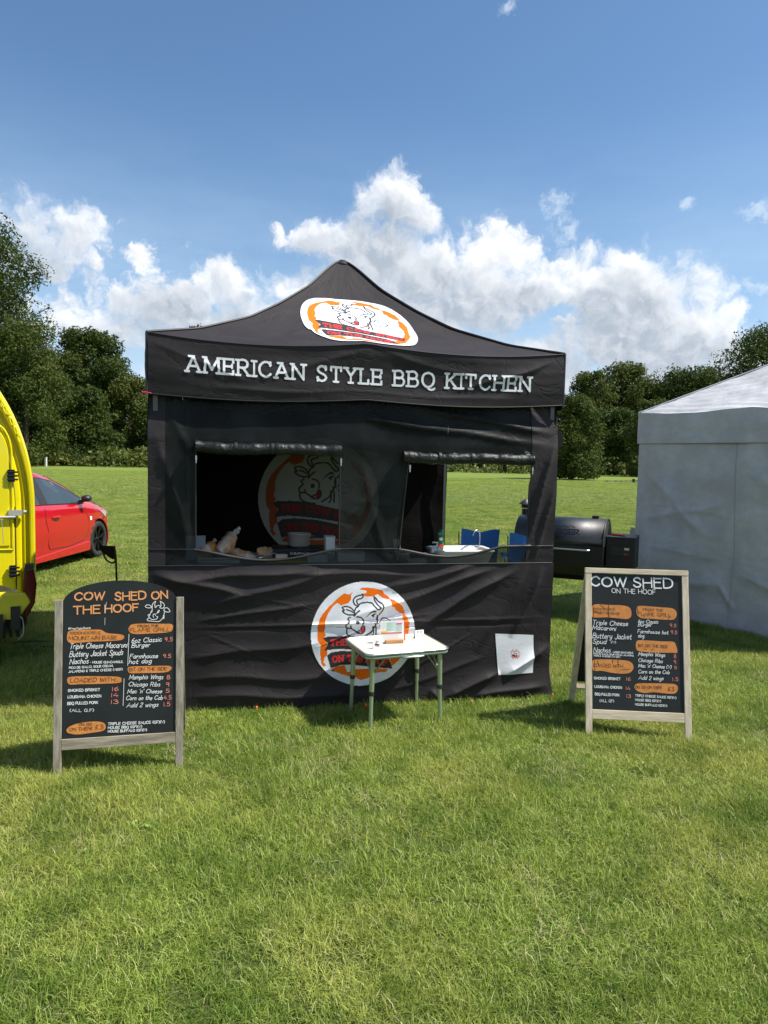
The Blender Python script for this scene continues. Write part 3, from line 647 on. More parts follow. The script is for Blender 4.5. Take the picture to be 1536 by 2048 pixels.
PRW = cloth('print_white', (0.68, 0.69, 0.72), 0.6, 0.4, wr=0.003, crinkle=0.0); PRO = mat('print_orange', (0.88, 0.165, 0.004), 0.75, spec=.2); PRK = mat('print_black', (0.022, 0.02, 0.02), 0.65); PRR = mat('print_red', (0.75, 0.018, 0.02), 0.6)
PRLET = mat('print_lettering', (0.74, 0.75, 0.77), 0.6)
PIPING = mat('black_piping', (0.012, 0.012, 0.013), 0.5)
STEEL = mat('steel', (0.55, 0.56, 0.57), 0.3, 1.0)
ROLLF = mat('rolled_pvc', (0.010, 0.012, 0.012), 0.42, spec=0.35, bump=0.012, bscale=26)
def film_mat():
    m = bpy.data.materials.new('smoked_film'); m.use_nodes = True; t = NT(m.node_tree); p = t.n['Principled BSDF']; out = t.n['Material Output']
    tc = t.new('ShaderNodeTexCoord').outputs['Object']
    t.l.new(t.mix(t.step(t.noise(tc, 2.2, 5, 0.7), 0.35, 0.7), (0.009, 0.0105, 0.0098, 1), (0.026, 0.030, 0.028, 1)), p.inputs['Base Color'])
    p.inputs['Roughness'].default_value = 0.48; p.inputs['Specular IOR Level'].default_value = 0.3
    b = t.new('ShaderNodeBump'); b.inputs['Distance'].default_value = 0.008; b.inputs['Strength'].default_value = 1
    t.l.new(t.noise(tc, 3.6, 6, 0.62, 0.8), b.inputs['Height']); t.l.new(b.outputs[0], p.inputs['Normal'])
    tr = t.new('ShaderNodeBsdfTransparent'); tr.inputs[0].default_value = (0.40, 0.42, 0.39, 1)
    mx = t.new('ShaderNodeMixShader'); mx.inputs[0].default_value = 0.66
    t.l.new(p.outputs[0], mx.inputs[2]); t.l.new(tr.outputs[0], mx.inputs[1])
    t.l.new(t.step(t.noise(tc, 1.7, 4, 0.6), 0.3, 0.7, 0.36, 0.60), mx.inputs[0]); t.l.new(mx.outputs[0], out.inputs[0]); return m
FILM = film_mat()

TA = radians(11.2); TL = np.array([-1.553, 4.655]); TU = np.array([cos(TA), sin(TA)]); TV = np.array([-sin(TA), cos(TA)]); TW = 2.9; TE = 2.53
gz = empty('gazebo', 'black pop-up gazebo with cow badge and food stall lettering in the middle of the lawn', 'gazebo', (TL[0], TL[1], 0), TA)
# local frame: x along the front, y inwards, z up
def crease(u, z, u0, z0, u1, z1, wd, amp, sharp=1.0):
    d = np.array([u1-u0, z1-z0]); L_ = np.hypot(*d); d = d/L_; s = (u-u0)*d[0]+(z-z0)*d[1]; n = -(u-u0)*d[1]+(z-z0)*d[0]
    n = n+0.18*wd*np.sin(s*9+u0*7)
    e = np.clip(s/(0.22*L_), 0, 1)*np.clip((L_-s)/(0.22*L_), 0, 1)
    return amp*e*(0.45*np.exp(-np.abs(n/wd)**1.6)+0.55*np.exp(-np.abs(n/(0.45*wd))**1.15))
def wob(u, z, s=0.0):
    return (np.sin(u*3.1+z*1.3+s)*np.sin(z*4.7-u*0.8+2*s)*0.5+np.sin(u*7.3-z*3.9+s*3)*np.sin(z*9.1+u*2.3)*0.28+np.sin(u*15+z*11+s)*np.sin(z*17-u*9+s*2)*0.13)
def low_d(u, z):
    """how far the lower front panel stands out of its plane (+ = towards the viewer)"""
    d = 0.010*wob(u, z, 1.0)
    for c in [(0.02,.96,.62,.80,.045,.028),(.05,.90,1.15,.97,.05,.024),(.35,.72,1.3,.97,.05,.022),(.3,.63,1.15,.74,.018,.014),(.25,.585,2.85,.60,.008,.012),(.9,.55,2.1,.66,.006,.007),(1.1,.42,1.9,.72,.006,.006),(1.75,.22,2.3,.52,.007,.008),(.35,.55,.9,.30,.006,.007),(.5,.83,1.1,.70,.006,.006),(1.4,.12,1.6,.80,.005,.005),(.25,.565,2.85,.555,.010,-.009),
              (1.35,.62,2.45,.985,.045,.030),(1.75,.52,2.60,.98,.05,.034),(1.55,.82,2.30,1.0,.04,.022),(2.30,.35,2.68,1.0,.04,.020),(2.55,.45,2.80,.98,.04,.022),
              (.9,.95,1.9,.93,.03,.016),(2.02,.03,2.48,.20,.040,.042),(2.2,.02,2.85,.10,.04,.03),(1.95,.10,2.06,-.02,.03,.03),(2.5,.16,2.86,.40,.05,.03),(.2,.38,1.2,.46,.06,.018),(.2,.25,1.3,.20,.07,.022),(.2,.12,1.6,.06,.06,.022),
              (1.2,.30,2.2,.40,.05,.012),(1.15,.06,1.8,.24,.04,.014),(1.6,.08,2.4,.33,.035,.012)]:
        d = d+crease(u, z, *c)
    d = d+0.05*np.clip(0.25-z, 0, 1)*(u/2.87)+0.10*np.exp(-((u-2.87)/.12)**2)*np.clip(0.22-z, 0, 1)
    return d
def lowf(u, z, lift=0.0):
    right = 2.868+0.09*np.clip(0.2-z, 0, 1)**1.0*1.2*(u > 2.6)*(u-2.6)/.27
    x = np.where(u > 2.6, 2.6+(u-2.6)/(2.87-2.6)*(right-2.6), u)
    return np.stack([x, 0.0-low_d(u, z)-lift+0*u, z+0*u], -1)
def front_bottom(u): return -0.012+0.012*np.sin(u*5)
zs = np.linspace(0, 1, 110)
grid('lower_panel', lambda u, v: lowf(u, front_bottom(u)+v*(1.005-front_bottom(u))), np.linspace(0, 2.87, 240), zs, BLACKCLOTH, gz)
def up_d(u, z):
    d = 0.014*wob(u, z, 4.0)
    for c in [(2.62,1.05,2.86,1.95,.035,.03),(2.70,1.0,2.87,1.6,.025,.02),(1.2,2.05,2.86,1.86,.03,.018),(1.75,2.12,2.87,1.95,.03,.02),(.05,1.9,.28,1.1,.04,.016),(.1,2.1,.3,1.7,.03,.012),(1.40,1.75,1.62,1.0,.03,.014),(1.3,1.3,1.72,1.7,.02,.010),(1.32,1.45,1.7,1.42,.012,.008)]:
        d = d+crease(u, z, *c)
    return d
def upf(u, z, lift=0.0): return np.stack([u+0*z, 0.045*np.clip((z-1.85)/.3, 0, 1)-up_d(u, z)-lift+0*u, z+0*u], -1)
def w1b(u): t = (u-.30)/(.97); return 1.115-0.075*np.sin(np.clip(t, 0, 1)*pi)**1.3
def w2b(u): t = np.clip((u-1.70)/.96, 0, 1); return 1.112+0.022*t-0.062*np.sin(np.clip(t*1.25, 0, 1)*pi)**1.2
W1 = (.305, 1.268); W2 = (1.705, 2.665)
def w2l(z): return 1.693+(z-1.1)*.095
grid('top_band', lambda u, v: upf(u, v), np.linspace(.10, 2.66, 160), np.linspace(1.80, 2.20, 28), FILM, gz)
grid('left_strip', lambda u, v: upf(u, v), np.linspace(.10, W1[0], 14), np.linspace(1.005, 1.80, 50), FILM, gz)
grid('middle_strip', lambda u, v: upf(W1[1]+u*(w2l(v)-W1[1]), v), np.linspace(0, 1, 30), np.linspace(1.005, 1.80, 50), FILM, gz)
for nm, (a, b), fb in (('window_sill_strip', W1, w1b), ('window_sill_strip', (1.693, W2[1]), w2b)):
    grid(nm, lambda u, v: upf(u, 1.005+v*(fb(u)-1.005)), np.linspace(a, b, 50), np.linspace(0, 1, 7), FILM, gz)
grid('side_border', lambda u, v: upf(u, v, 0.002), np.linspace(0, .11, 7), np.linspace(1.0, 2.2, 70), BLACKCLOTH, gz)
grid('side_border', lambda u, v: upf(W2[1]-0.012*np.clip((1.7-v)*3, 0, 1)+u*(2.868-W2[1]+0.012*np.clip((1.7-v)*3, 0, 1)), v, 0.002), np.linspace(0, 1, 16), np.linspace(1.0, 2.2, 90), BLACKCLOTH, gz)
hb = MB()
hb.tube([upf(np.array(u), np.array(1.008), .004) for u in np.linspace(0.01, 2.86, 60)], 0.004, 6)
hb.tube([upf(np.array(u), np.array(1.118 if (u < .3 or 1.27 < u < 1.69) else (w1b(np.array(u)) if u < 1.3 else w2b(np.array(u)))), .004) for u in np.linspace(0.01, 2.86, 120)], 0.0035, 6)
hb.build('seam', PIPING, gz, fix=False)
for (a, b), fb, zt in ((W1, w1b, 1.775), (W2, w2b, 1.74)):
    left = (lambda z: a) if a < 1 else (lambda z: float(w2l(z)))
    tb = MB(); 
    tb.tube([upf(np.array(left(z)), np.array(z), .004) for z in np.linspace(float(fb(np.array(a))), zt+.06, 16)], 0.006, 6)
    tb.tube([upf(np.array(b-(0.012 if a > 1 and z < 1.6 else 0)), np.array(z), .004) for z in np.linspace(float(fb(np.array(b))), zt+.06, 16)], 0.006, 6)
    tb.tube([upf(np.array(u), fb(np.array(u)), .006) for u in np.linspace(a-.012, b+.015, 40)], 0.011, 6)
    fr = tb.build('window_frame', PIPING, gz, fix=False)
    rl = MB(); us_ = np.linspace(a-.004, b+.004, 60)
    pts = [(u, -0.035-0.006*sin(u*31), zt+0.028+0.006*sin(u*9)-0.01*sin((u-a)/(b-a)*pi)) for u in us_]
    rr = [0.039*(1+0.05*sin(u*47)+0.04*sin(u*83+1))*(0.93 if min(abs((u-a)/(b-a)-f) for f in (.27, .52, .77)) < .012 else 1) for u in us_]
    rl.tube(pts, rr, 14); rl.build('rolled_blind', ROLLF, fr, fix=False)
    for f in (.27, .52, .77):
        st = MB(); u = a+(b-a)*f; st.lathe([(0.039, -0.010), (0.040, 0.0), (0.039, 0.010)], (u, -0.036, zt+0.024), 14, 'X')
        st.build('blind_strap', PIPING, fr, fix=False)
    for u in (left(zt), b):
        zp = MB(); zp.box((u+.004, -.022, zt-.045), (0.010, 0.008, 0.028)); zp.box((u+.004, -.024, zt-.07), (0.007, 0.004, 0.022)); zp.build('zip_pull', STEEL, fr)
# valance and roof
EAVE = lambda a: TE-0.046*4*np.abs(a)*(1-np.abs(a))+0*a    # a in -1..1 across a side
HT = np.array([0, .215, .452, .613, .79, .917, .975, 1.0]); HZ = np.array([2.53, 2.622, 2.785, 2.950, 3.165, 3.375, 3.455, 3.468])
def hipz(t): return np.interp(t, HT, HZ)
tt_ = np.linspace(0, 1, 60); hz_s = np.convolve(np.pad(hipz(tt_), 2, 'edge'), [.1, .2, .4, .2, .1], 'valid'); hz_s[0] = TE; 
def hipz(t): return np.interp(t, tt_, hz_s)
def val_d(a, s):
    u = a*1.45+1.45; d = 0.012*np.sin(s*pi)*np.sin(u*2.3+1)+0.006*wob(u*0.8, s*1.2, 2.0)
    for c in [(1.5,.95,.6,.35,.10,.014),(1.5,.95,2.3,.55,.09,.013),(1.46,.95,1.40,.3,.05,.010),(2.88,.9,2.0,.25,.08,.020),(2.88,.95,2.3,.1,.07,-.012),(.02,.9,.7,.3,.10,.014),(.3,.22,1.6,.16,.07,.010),(1.3,.14,2.6,.2,.07,.010)]: d = d+0.5*crease(u, s, *c)
    return d
VB = 0.385
def valz(a, s):  # s 1 top .. 0 bottom
    bot = TE-VB-0.030*np.abs(np.sin((a+1)*pi/2*2))**1.0+0.012*a
    return bot+s*(EAVE(a)-bot)
def valf(side, out=0.010):
    def f(a, s, lift=0.0):
        d = val_d(a, s)+out+lift; p = 1.445+a*1.44; z = valz(a, s)
        if side == 0: return np.stack([p, -d, z], -1)
        if side == 1: return np.stack([2.885+d, p, z], -1)
        if side == 2: return np.stack([2.89-p, 2.885+d, z], -1)
        return np.stack([.005-d, 2.89-p, z], -1)
    return f
def rooff(side):
    def f(a, t, lift=0.0):
        hw = (1-t)*1.448; z = hipz(t)-(TE-EAVE(a))*(1-t)**3-0.045*(1-a*a)*np.sin(pi*np.clip(t, 0, 1))**1.5+0.004*wob(a*2.2, t*3, side)*np.sin(pi*t)
        z = z+crease(a, t, .0, .02, .75, .03, .05, .006)+crease(a, t, -.55, .30, -.25, .42, .03, .010)*(1+0*a)+lift
        x = a*hw; y = hw
        if side == 0: return np.stack([1.45+x, 1.45-y, z], -1)
        if side == 1: return np.stack([1.45+y, 1.45+x, z], -1)
        if side == 2: return np.stack([1.45-x, 1.45+y, z], -1)
        return np.stack([1.45-y, 1.45-x, z], -1)
    return f
for sd in range(4):
    grid('roof_panel', rooff(sd), np.linspace(-1, 1, 101), np.linspace(0, 0.995, 101), BLACKCLOTH, gz)
    grid('valance', valf(sd), np.linspace(-1, 1, 260), np.linspace(0, 1, 44), BLACKCLOTH, gz)
pp = MB()
for sx, sy in ((-1, -1), (1, -1), (1, 1), (-1, 1)):
    pp.tube([(1.445+sx*(1-t)*1.448, 1.445+sy*(1-t)*1.448, float(hipz(t))+.004) for t in np.linspace(0, .985, 40)], 0.009, 7)
    cx, cy = 1.445+sx*1.448, 1.445+sy*1.448
    pp.tube([(cx, cy, TE+.004), (cx, cy, TE-.2), (cx, cy, TE-VB)], 0.010, 7)
for sd in range(4):
    pp.tube([valf(sd)(np.array(a), np.array(1.0), .001) for a in np.linspace(-1, 1, 50)], 0.0035, 5)
    pp.tube([valf(sd)(np.array(a), np.array(.015), .001) for a in np.linspace(-1, 1, 60)], 0.004, 5)
pp.build('edge_piping', PIPING, gz, fix=False)
cap = MB(); cap.lathe([(0.0, 3.478), (.03, 3.474), (.055, 3.455), (.075, 3.43)], (1.45, 1.45, 0), 16); cap.build('roof_cap', BLACKCLOTH, gz, fix=False)
# roof badge and seam of the cap
TPOLY = np.polyfit([-1, -.5, 0, .5, 1], [.10, .285, .50, .63, .72], 3)
def roof_uv(fn, cx, cs, rx, rs, rot=0.0):
    def g_(x, y, lift=0.003):
        X = x+0.0*y; Y = 0.92*y-0.2*x; t = np.polyval(TPOLY, Y); a = (cx+X*rx)/((1-t)*1.448); return fn(a, t, lift)
    return g_
print_grid('roof_badge', lambda x, y: roof_uv(rooff(0), 0.035, 0.425, 0.44, 0.275)(x, y, 0.007), -1.0, 1.0, -1.0, 1.0, 0.0085, logo_class, [PRW, PRO, PRK, PRR], gz)
print_grid('front_badge', lambda x, y: lowf(1.453+x*.371, 0.515+y*.371, 0.0025), -1, 1, -1, 1, 0.0095, logo_class, [PRW, PRO, PRK, PRR], gz)
def small_logo(cx, cy, r_, mul=1.0):
    def c(x, y):
        k = np.zeros(x.shape, int); X = (x-cx)/r_; Y = (y-cy)/r_; i = logo_class(X, Y); rim = (X*X+Y*Y < 1.12) & (X*X+Y*Y > 0.94); k = np.where(i > 0, i, 0); k[rim] = 2; return k
    return c
sq = np.array([[2.432, .489], [2.734, .469], [2.737, .185], [2.463, .181]])
def sqf(x, y):
    a = sq[3]*(1-x[..., None])+sq[2]*x[..., None]; b = sq[0]*(1-x[..., None])+sq[1]*x[..., None]; p = a*(1-y[..., None])+b*y[..., None]; return lowf(p[..., 0], p[..., 1], 0.003)
print_grid('white_print_panel', sqf, 0, 1, 0, 1, 0.014, small_logo(.5, .5, .12), [PRW, PRO, PRK, PRR], gz)
# big lettering on the valance
_, wd_ = text_run("AMERICAN STYLE BBQ KITCHEN", 0.30, 0.60, True)
LETS = []; xx_ = 0.0
for ch in "AMERICAN STYLE BBQ KITCHEN":
    if ch == ' ': xx_ += 0.60; continue
    LETS.append((xx_, GL[ch][0], [[p+np.array([xx_, 0]) for p in s] for s in strokes_of(GL[ch][1])+strokes_of(SLAB.get(ch, ''))])); xx_ += GL[ch][0]+0.30
st_ = [s for l in LETS for s in l[2]]
def let_class(x, y, st_=None):
    c = np.full(x.shape, -1)
    for s in (st_ or ALLST):
        s = np.array(s); lo = s.min(0)-.2; hi = s.max(0)+.2; k = (x > lo[0]) & (x < hi[0]) & (y > lo[1]) & (y < hi[1])
        if k.any():
            i = np.where(k)[0]; c[i[nearline(x[i], y[i], s, 0.150)]] = 0
    return c
ALLST = st_
LX0, LX1 = .245, 2.64
def let_map(x, y, fn, lift):
    u = LX0+(x/wd_)*(LX1-LX0); z = 2.292-0.038*(x/wd_)+y*.098-0.012*np.sin(x/wd_*pi); a = u/1.45-1
    b = TE-VB-0.030*np.abs(np.sin((a+1)*pi/2*2))+0.012*a; s = (z-b)/(EAVE(a)-b); return fn(a, s, lift)
for x_, w__, ss_ in LETS: print_grid('letter', lambda x, y: let_map(x, y, valf(0), 0.003), x_-.22, x_+w__+.22, -.3, 1.1, 0.030, lambda x, y: let_class(x, y, ss_), [PRLET], gz)
# the same lettering on the back valance, showing through the cloth reversed
bl_ = print_grid('back_lettering', lambda x, y: let_map(x, y, valf(2, -0.012), -0.012), -.25, wd_+.3, -.3, 1.1, 0.07, let_class, [mat('lettering_through_cloth', (0.11, 0.11, 0.115), 0.8)], gz); bl_['kind'] = 'stuff'
# inside: back wall with its large badge, left wall, frame
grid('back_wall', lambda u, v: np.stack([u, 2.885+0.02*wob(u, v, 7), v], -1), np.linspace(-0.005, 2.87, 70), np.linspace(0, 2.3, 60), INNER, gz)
print_grid('back_wall_badge', lambda x, y: np.stack([1.43+x*.66, 2.885+0.02*wob(1.43+x*.66, 1.30+y*.66, 7)-0.005, 1.30+y*.66], -1), -1, 1, -1, 1, 0.010, logo_class, [mat('dimmed_white', (.30, .30, .31), .8), mat('dimmed_orange', (.30, .055, .008), .8), PRK, mat('dimmed_red', (.26, .006, .008), .8)], gz)  # badge print colours lowered, painting in the dim light under the roof
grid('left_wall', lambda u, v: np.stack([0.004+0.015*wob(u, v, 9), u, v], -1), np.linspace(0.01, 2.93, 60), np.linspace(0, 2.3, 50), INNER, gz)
rw = MB(); rw.tube([(2.845+.012*sin(y*6), y, 1.90+.02*sin(y*3.1)+.01*sin(y*13)) for y in np.linspace(.08, 2.80, 40)], [.085*(1+.10*sin(y*19)+.06*sin(y*37)) for y in np.linspace(.08, 2.80, 40)], 14)
rw.build('rolled_side_wall', BLACKCLOTH, gz, fix=False)
grid('side_wall_top', lambda u, v: np.stack([2.86+0.01*wob(u, v, 3), u, v], -1), np.linspace(.02, 2.85, 40), np.linspace(1.93, 2.40, 10), BLACKCLOTH, gz)
FRAME = mat('frame_metal', (0.10, 0.10, 0.105), 0.45, 0.7)
for x, y in ((.045, .045), (2.83, .045), (2.83, 2.84), (.045, 2.84)):
    b = MB(); b.box((x, y, 1.24), (.032, .032, 2.48)); b.box((x, y, .006), (.09, .09, .012)); b.build('leg', FRAME, gz, bevel=.003)
for sd in range(4):
    for k in range(4):
        p0, p1 = k/4, (k+1)/4; zz = (2.42, 2.18) if k % 2 == 0 else (2.18, 2.42)
        for z0_, z1_, off in ((zz[0], zz[1], 0.0), (zz[1], zz[0], 0.02)):
            A_ = [(0.06+p*2.76, 0.05+off, z) for p, z in ((p0, z0_), (p1, z1_))]
            if sd == 1: A_ = [(2.84-off, x, z) for x, y, z in A_]
            if sd == 2: A_ = [(x, 2.84-off, z) for x, y, z in A_]
            if sd == 3: A_ = [(0.05+off, x, z) for x, y, z in A_]
            b = MB(); b.beam(A_[0], A_[1], .012, .025); b.build('truss_bar', FRAME, gz)
b = MB(); b.tube([(1.45, 1.45, 2.1), (1.45, 1.45, 3.44)], .018, 10)
for x, y in ((1.45, .06), (1.45, 2.84), (.06, 1.45), (2.84, 1.45)): b.beam((x, y, 2.42), (1.45, 1.45, 2.55), .02, .03)
b.build('centre_pole', FRAME, gz)
# black strap hanging from the roof edge inside the right window
sb = MB(); sb.tube([(2.50, .10, 1.74), (2.505, .10, 1.69), (2.51, .10, 1.66)], [.012, .016, .004], 8); sb.build('strap', PIPING, gz, fix=False)
tp = MB(); tp.tube([(-.03, -.03, 2.148), (-.02, -.04, 2.142), (.03, -.045, 2.138)], [.004, .008, .004], 6); tp.build('corner_cord', mat('pink_cord', (.55, .03, .1), .6), gz, fix=False)
# tent pegs
PEG = mat('orange_peg', (0.85, 0.16, 0.03), 0.4); PEGM = mat('peg_metal', (.6, .6, .58), .35, .8)
for px, py, lb in ((513, 1424, 'orange topped tent peg in the grass nearest the left menu board'), (731, 1418, 'orange topped tent peg behind the front left leg of the folding table'), (943, 1412, 'orange topped tent peg between the folding table and the white print panel'), (1105, 1398, 'orange topped tent peg at the front right corner of the black gazebo')):
    p = ground_at(px, py); r_ = empty('tent_peg', lb, 'tent peg', p, random.uniform(0, 3), 'tent pegs along the foot of the gazebo front')
    b = MB(); b.lathe([(.004, -.05), (.004, .02)], n=8); b.build('peg_shaft', PEGM, r_, fix=False)
    b = MB(); b.lathe([(.004, .005), (.007, .01), (.008, .030), (.006, .038), (0, .042)], n=12); b.tube([(0, 0, .03), (.014, 0, .034), (.016, 0, .022)], .004, 6); b.build('peg_top', PEG, r_, fix=False)

# ---------------------------------------------------------------- the white gazebo
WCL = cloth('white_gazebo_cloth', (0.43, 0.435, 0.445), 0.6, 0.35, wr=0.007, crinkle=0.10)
WSEAM = mat('white_seam', (0.38, 0.38, 0.385), 0.7); DIRT = mat('grass_stain', (0.30, 0.31, 0.25), 0.9)
wa = atan2(7.16-8.543, 3.957-3.069)
wg = empty('gazebo', 'plain white gazebo with closed side walls on the right, its roof sunlit', 'gazebo', (3.045, 8.56, 0), wa)
WS = 2.5; WE = 2.36
def wd_(u, z, s): return 0.022*wob(u*0.9, z*0.8, s)+crease(u, z, .05, 1.75, 1.0, .9, .10, .03)+crease(u, z, .05, 1.1, 1.2, 1.35, .05, .02)+crease(u, z, .1, .8, 1.2, .72, .015, .012)+crease(u, z, 1.3, 1.7, 2.4, 1.2, .12, .035)+crease(u, z, 1.3, 1.25, 2.45, 1.33, .012, .012)+crease(u, z, .1, 1.30, 1.2, 1.22, .012, .012)+crease(u, z, .2, .35, 1.2, .5, .08, .03)+crease(u, z, 1.25, .75, 2.4, .65, .012, .012)+crease(u, z, 1.3, .62, 2.3, .3, .06, .03)+crease(u, z, 1.1, .5, 1.3, .2, .03, .03)+0.05*np.clip(.25-z, 0, 1)
def wside(k, off=0.0):
    def f(u, z):
        d = wd_(u, z, k*2.0)+off; d = d*np.clip(np.minimum(u, WS-u)*9, .1, 1)
        if k == 0: return np.stack([u, -d, z], -1)
        if k == 1: return np.stack([WS+d, u, z], -1)
        if k == 2: return np.stack([WS-u, WS+d, z], -1)
        return np.stack([-d, WS-u, z], -1)
    return f
for k in range(4):
    f = wside(k)
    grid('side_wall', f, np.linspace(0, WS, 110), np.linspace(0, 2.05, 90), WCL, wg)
    # valance hangs just outside
    def vf(u, s, k=k):
        z = 2.0+s*(WE-0.03*np.sin(u/WS*2*pi)**2-2.0); d = 0.02+0.008*wob(u*1.4, s*1.5, k)+0.006*s
        if k == 0: return np.stack([u, -d, z], -1)
        if k == 1: return np.stack([WS+d, u, z], -1)
        if k == 2: return np.stack([WS-u, WS+d, z], -1)
        return np.stack([-d, WS-u, z], -1)
    grid('valance', vf, np.linspace(-.015, WS+.015, 80), np.linspace(0, 1, 14), WCL, wg)
    def rf(a, t, k=k):
        hw = (1-t)*1.265; z = WE+0.72*t-0.03*np.sin((a+1)*pi)**2*(1-t)**3-0.05*(1-a*a)*np.sin(pi*t)+0.012*wob(a*3, t*5, k)*np.sin(pi*np.clip(t+.08, 0, 1))+0.010*np.sin(t*70+4*np.sin(a*3))*np.clip(.22-t, 0, 1)*3
        x = a*hw; y = hw; c = WS/2
        if k == 0: return np.stack([c+x, c-y, z], -1)
        if k == 1: return np.stack([c+y, c+x, z], -1)
        if k == 2: return np.stack([c-x, c+y, z], -1)
        return np.stack([c-y, c-x, z], -1)
    grid('roof_panel', rf, np.linspace(-1, 1, 90), np.linspace(0, .995, 60), WCL, wg)
    b = MB(); b.tube([wside(k, .002)(np.array(1.24+.02*sin(z*2)), np.array(z)) for z in np.linspace(0.02, 2.0, 30)], .005, 5)
    b.tube([vf(np.array(u), np.array(.0), k) for u in np.linspace(0, WS, 30)], .004, 5)
    b.build('seam', WSEAM, wg, fix=False)
b = MB()
for x, y in ((0, 0), (WS, 0), (WS, WS), (0, WS)):
    b.tube([(WS/2+(x-WS/2)*1.012*(1-t), WS/2+(y-WS/2)*1.012*(1-t), WE+.72*t+.006) for t in np.linspace(0, .99, 12)], .008, 6)
b.build('roof_ridge', WCL, wg, fix=False)
b = MB(); b.prism([(-.085, .86), (-.01, .84), (-.005, .98), (-.06, .99)], -.004, .004); b.build('wall_tab', WSEAM, wg)
for k in range(4):
    x, y = ((.05, .05), (WS-.05, .05), (WS-.05, WS-.05), (.05, WS-.05))[k]; b = MB(); b.box((x, y, 1.17), (.035, .035, 2.34)); b.build('leg', FRAME, wg)
b = MB(); b.tube([(WS/2, WS/2, 2.2), (WS/2, WS/2, 3.05)], .018, 8); b.build('centre_pole', FRAME, wg)

# ---------------------------------------------------------------- menu boards
CHALK = mat('black_board_paint', (0.016, 0.019, 0.020), 0.55, noise=0.25, nscale=4, spec=0.35)
WOODG = mat('weathered_wood', (0.36, 0.32, 0.25), 0.75, col2=(0.21, 0.18, 0.135), nscale=9, bump=0.0015, bscale=26, stretch=(6, 6, 0.7), spec=0.25)
WOODP = mat('pale_wood', (0.72, 0.62, 0.47), 0.65, col2=(0.56, 0.46, 0.33), nscale=7, bump=0.001, bscale=26, stretch=(6, 6, 0.6), spec=0.3)
WOODGX = mat('weathered_wood_rail', (0.36, 0.315, 0.235), 0.75, col2=(0.21, 0.18, 0.13), nscale=9, bump=0.0015, bscale=26, stretch=(0.7, 6, 6), spec=0.25)
WOODPX = mat('pale_wood_rail', (0.72, 0.61, 0.45), 0.65, col2=(0.54, 0.43, 0.29), nscale=7, bump=0.001, bscale=26, stretch=(0.6, 6, 6), spec=0.3)
PW = mat('paint_white', (0.80, 0.80, 0.78), 0.6); PO = mat('paint_orange', (0.68, 0.25, 0.055), 0.6, noise=0.18, nscale=30); PR = mat('paint_salmon', (0.72, 0.24, 0.17), 0.6); PB = mat('paint_dark', (0.06, 0.025, 0.01), 0.6)
PT = mat('paint_heading_orange', (0.74, 0.32, 0.12), 0.6)
BLK = mat('black_metal', (0.015, 0.015, 0.016), 0.4, 0.6)
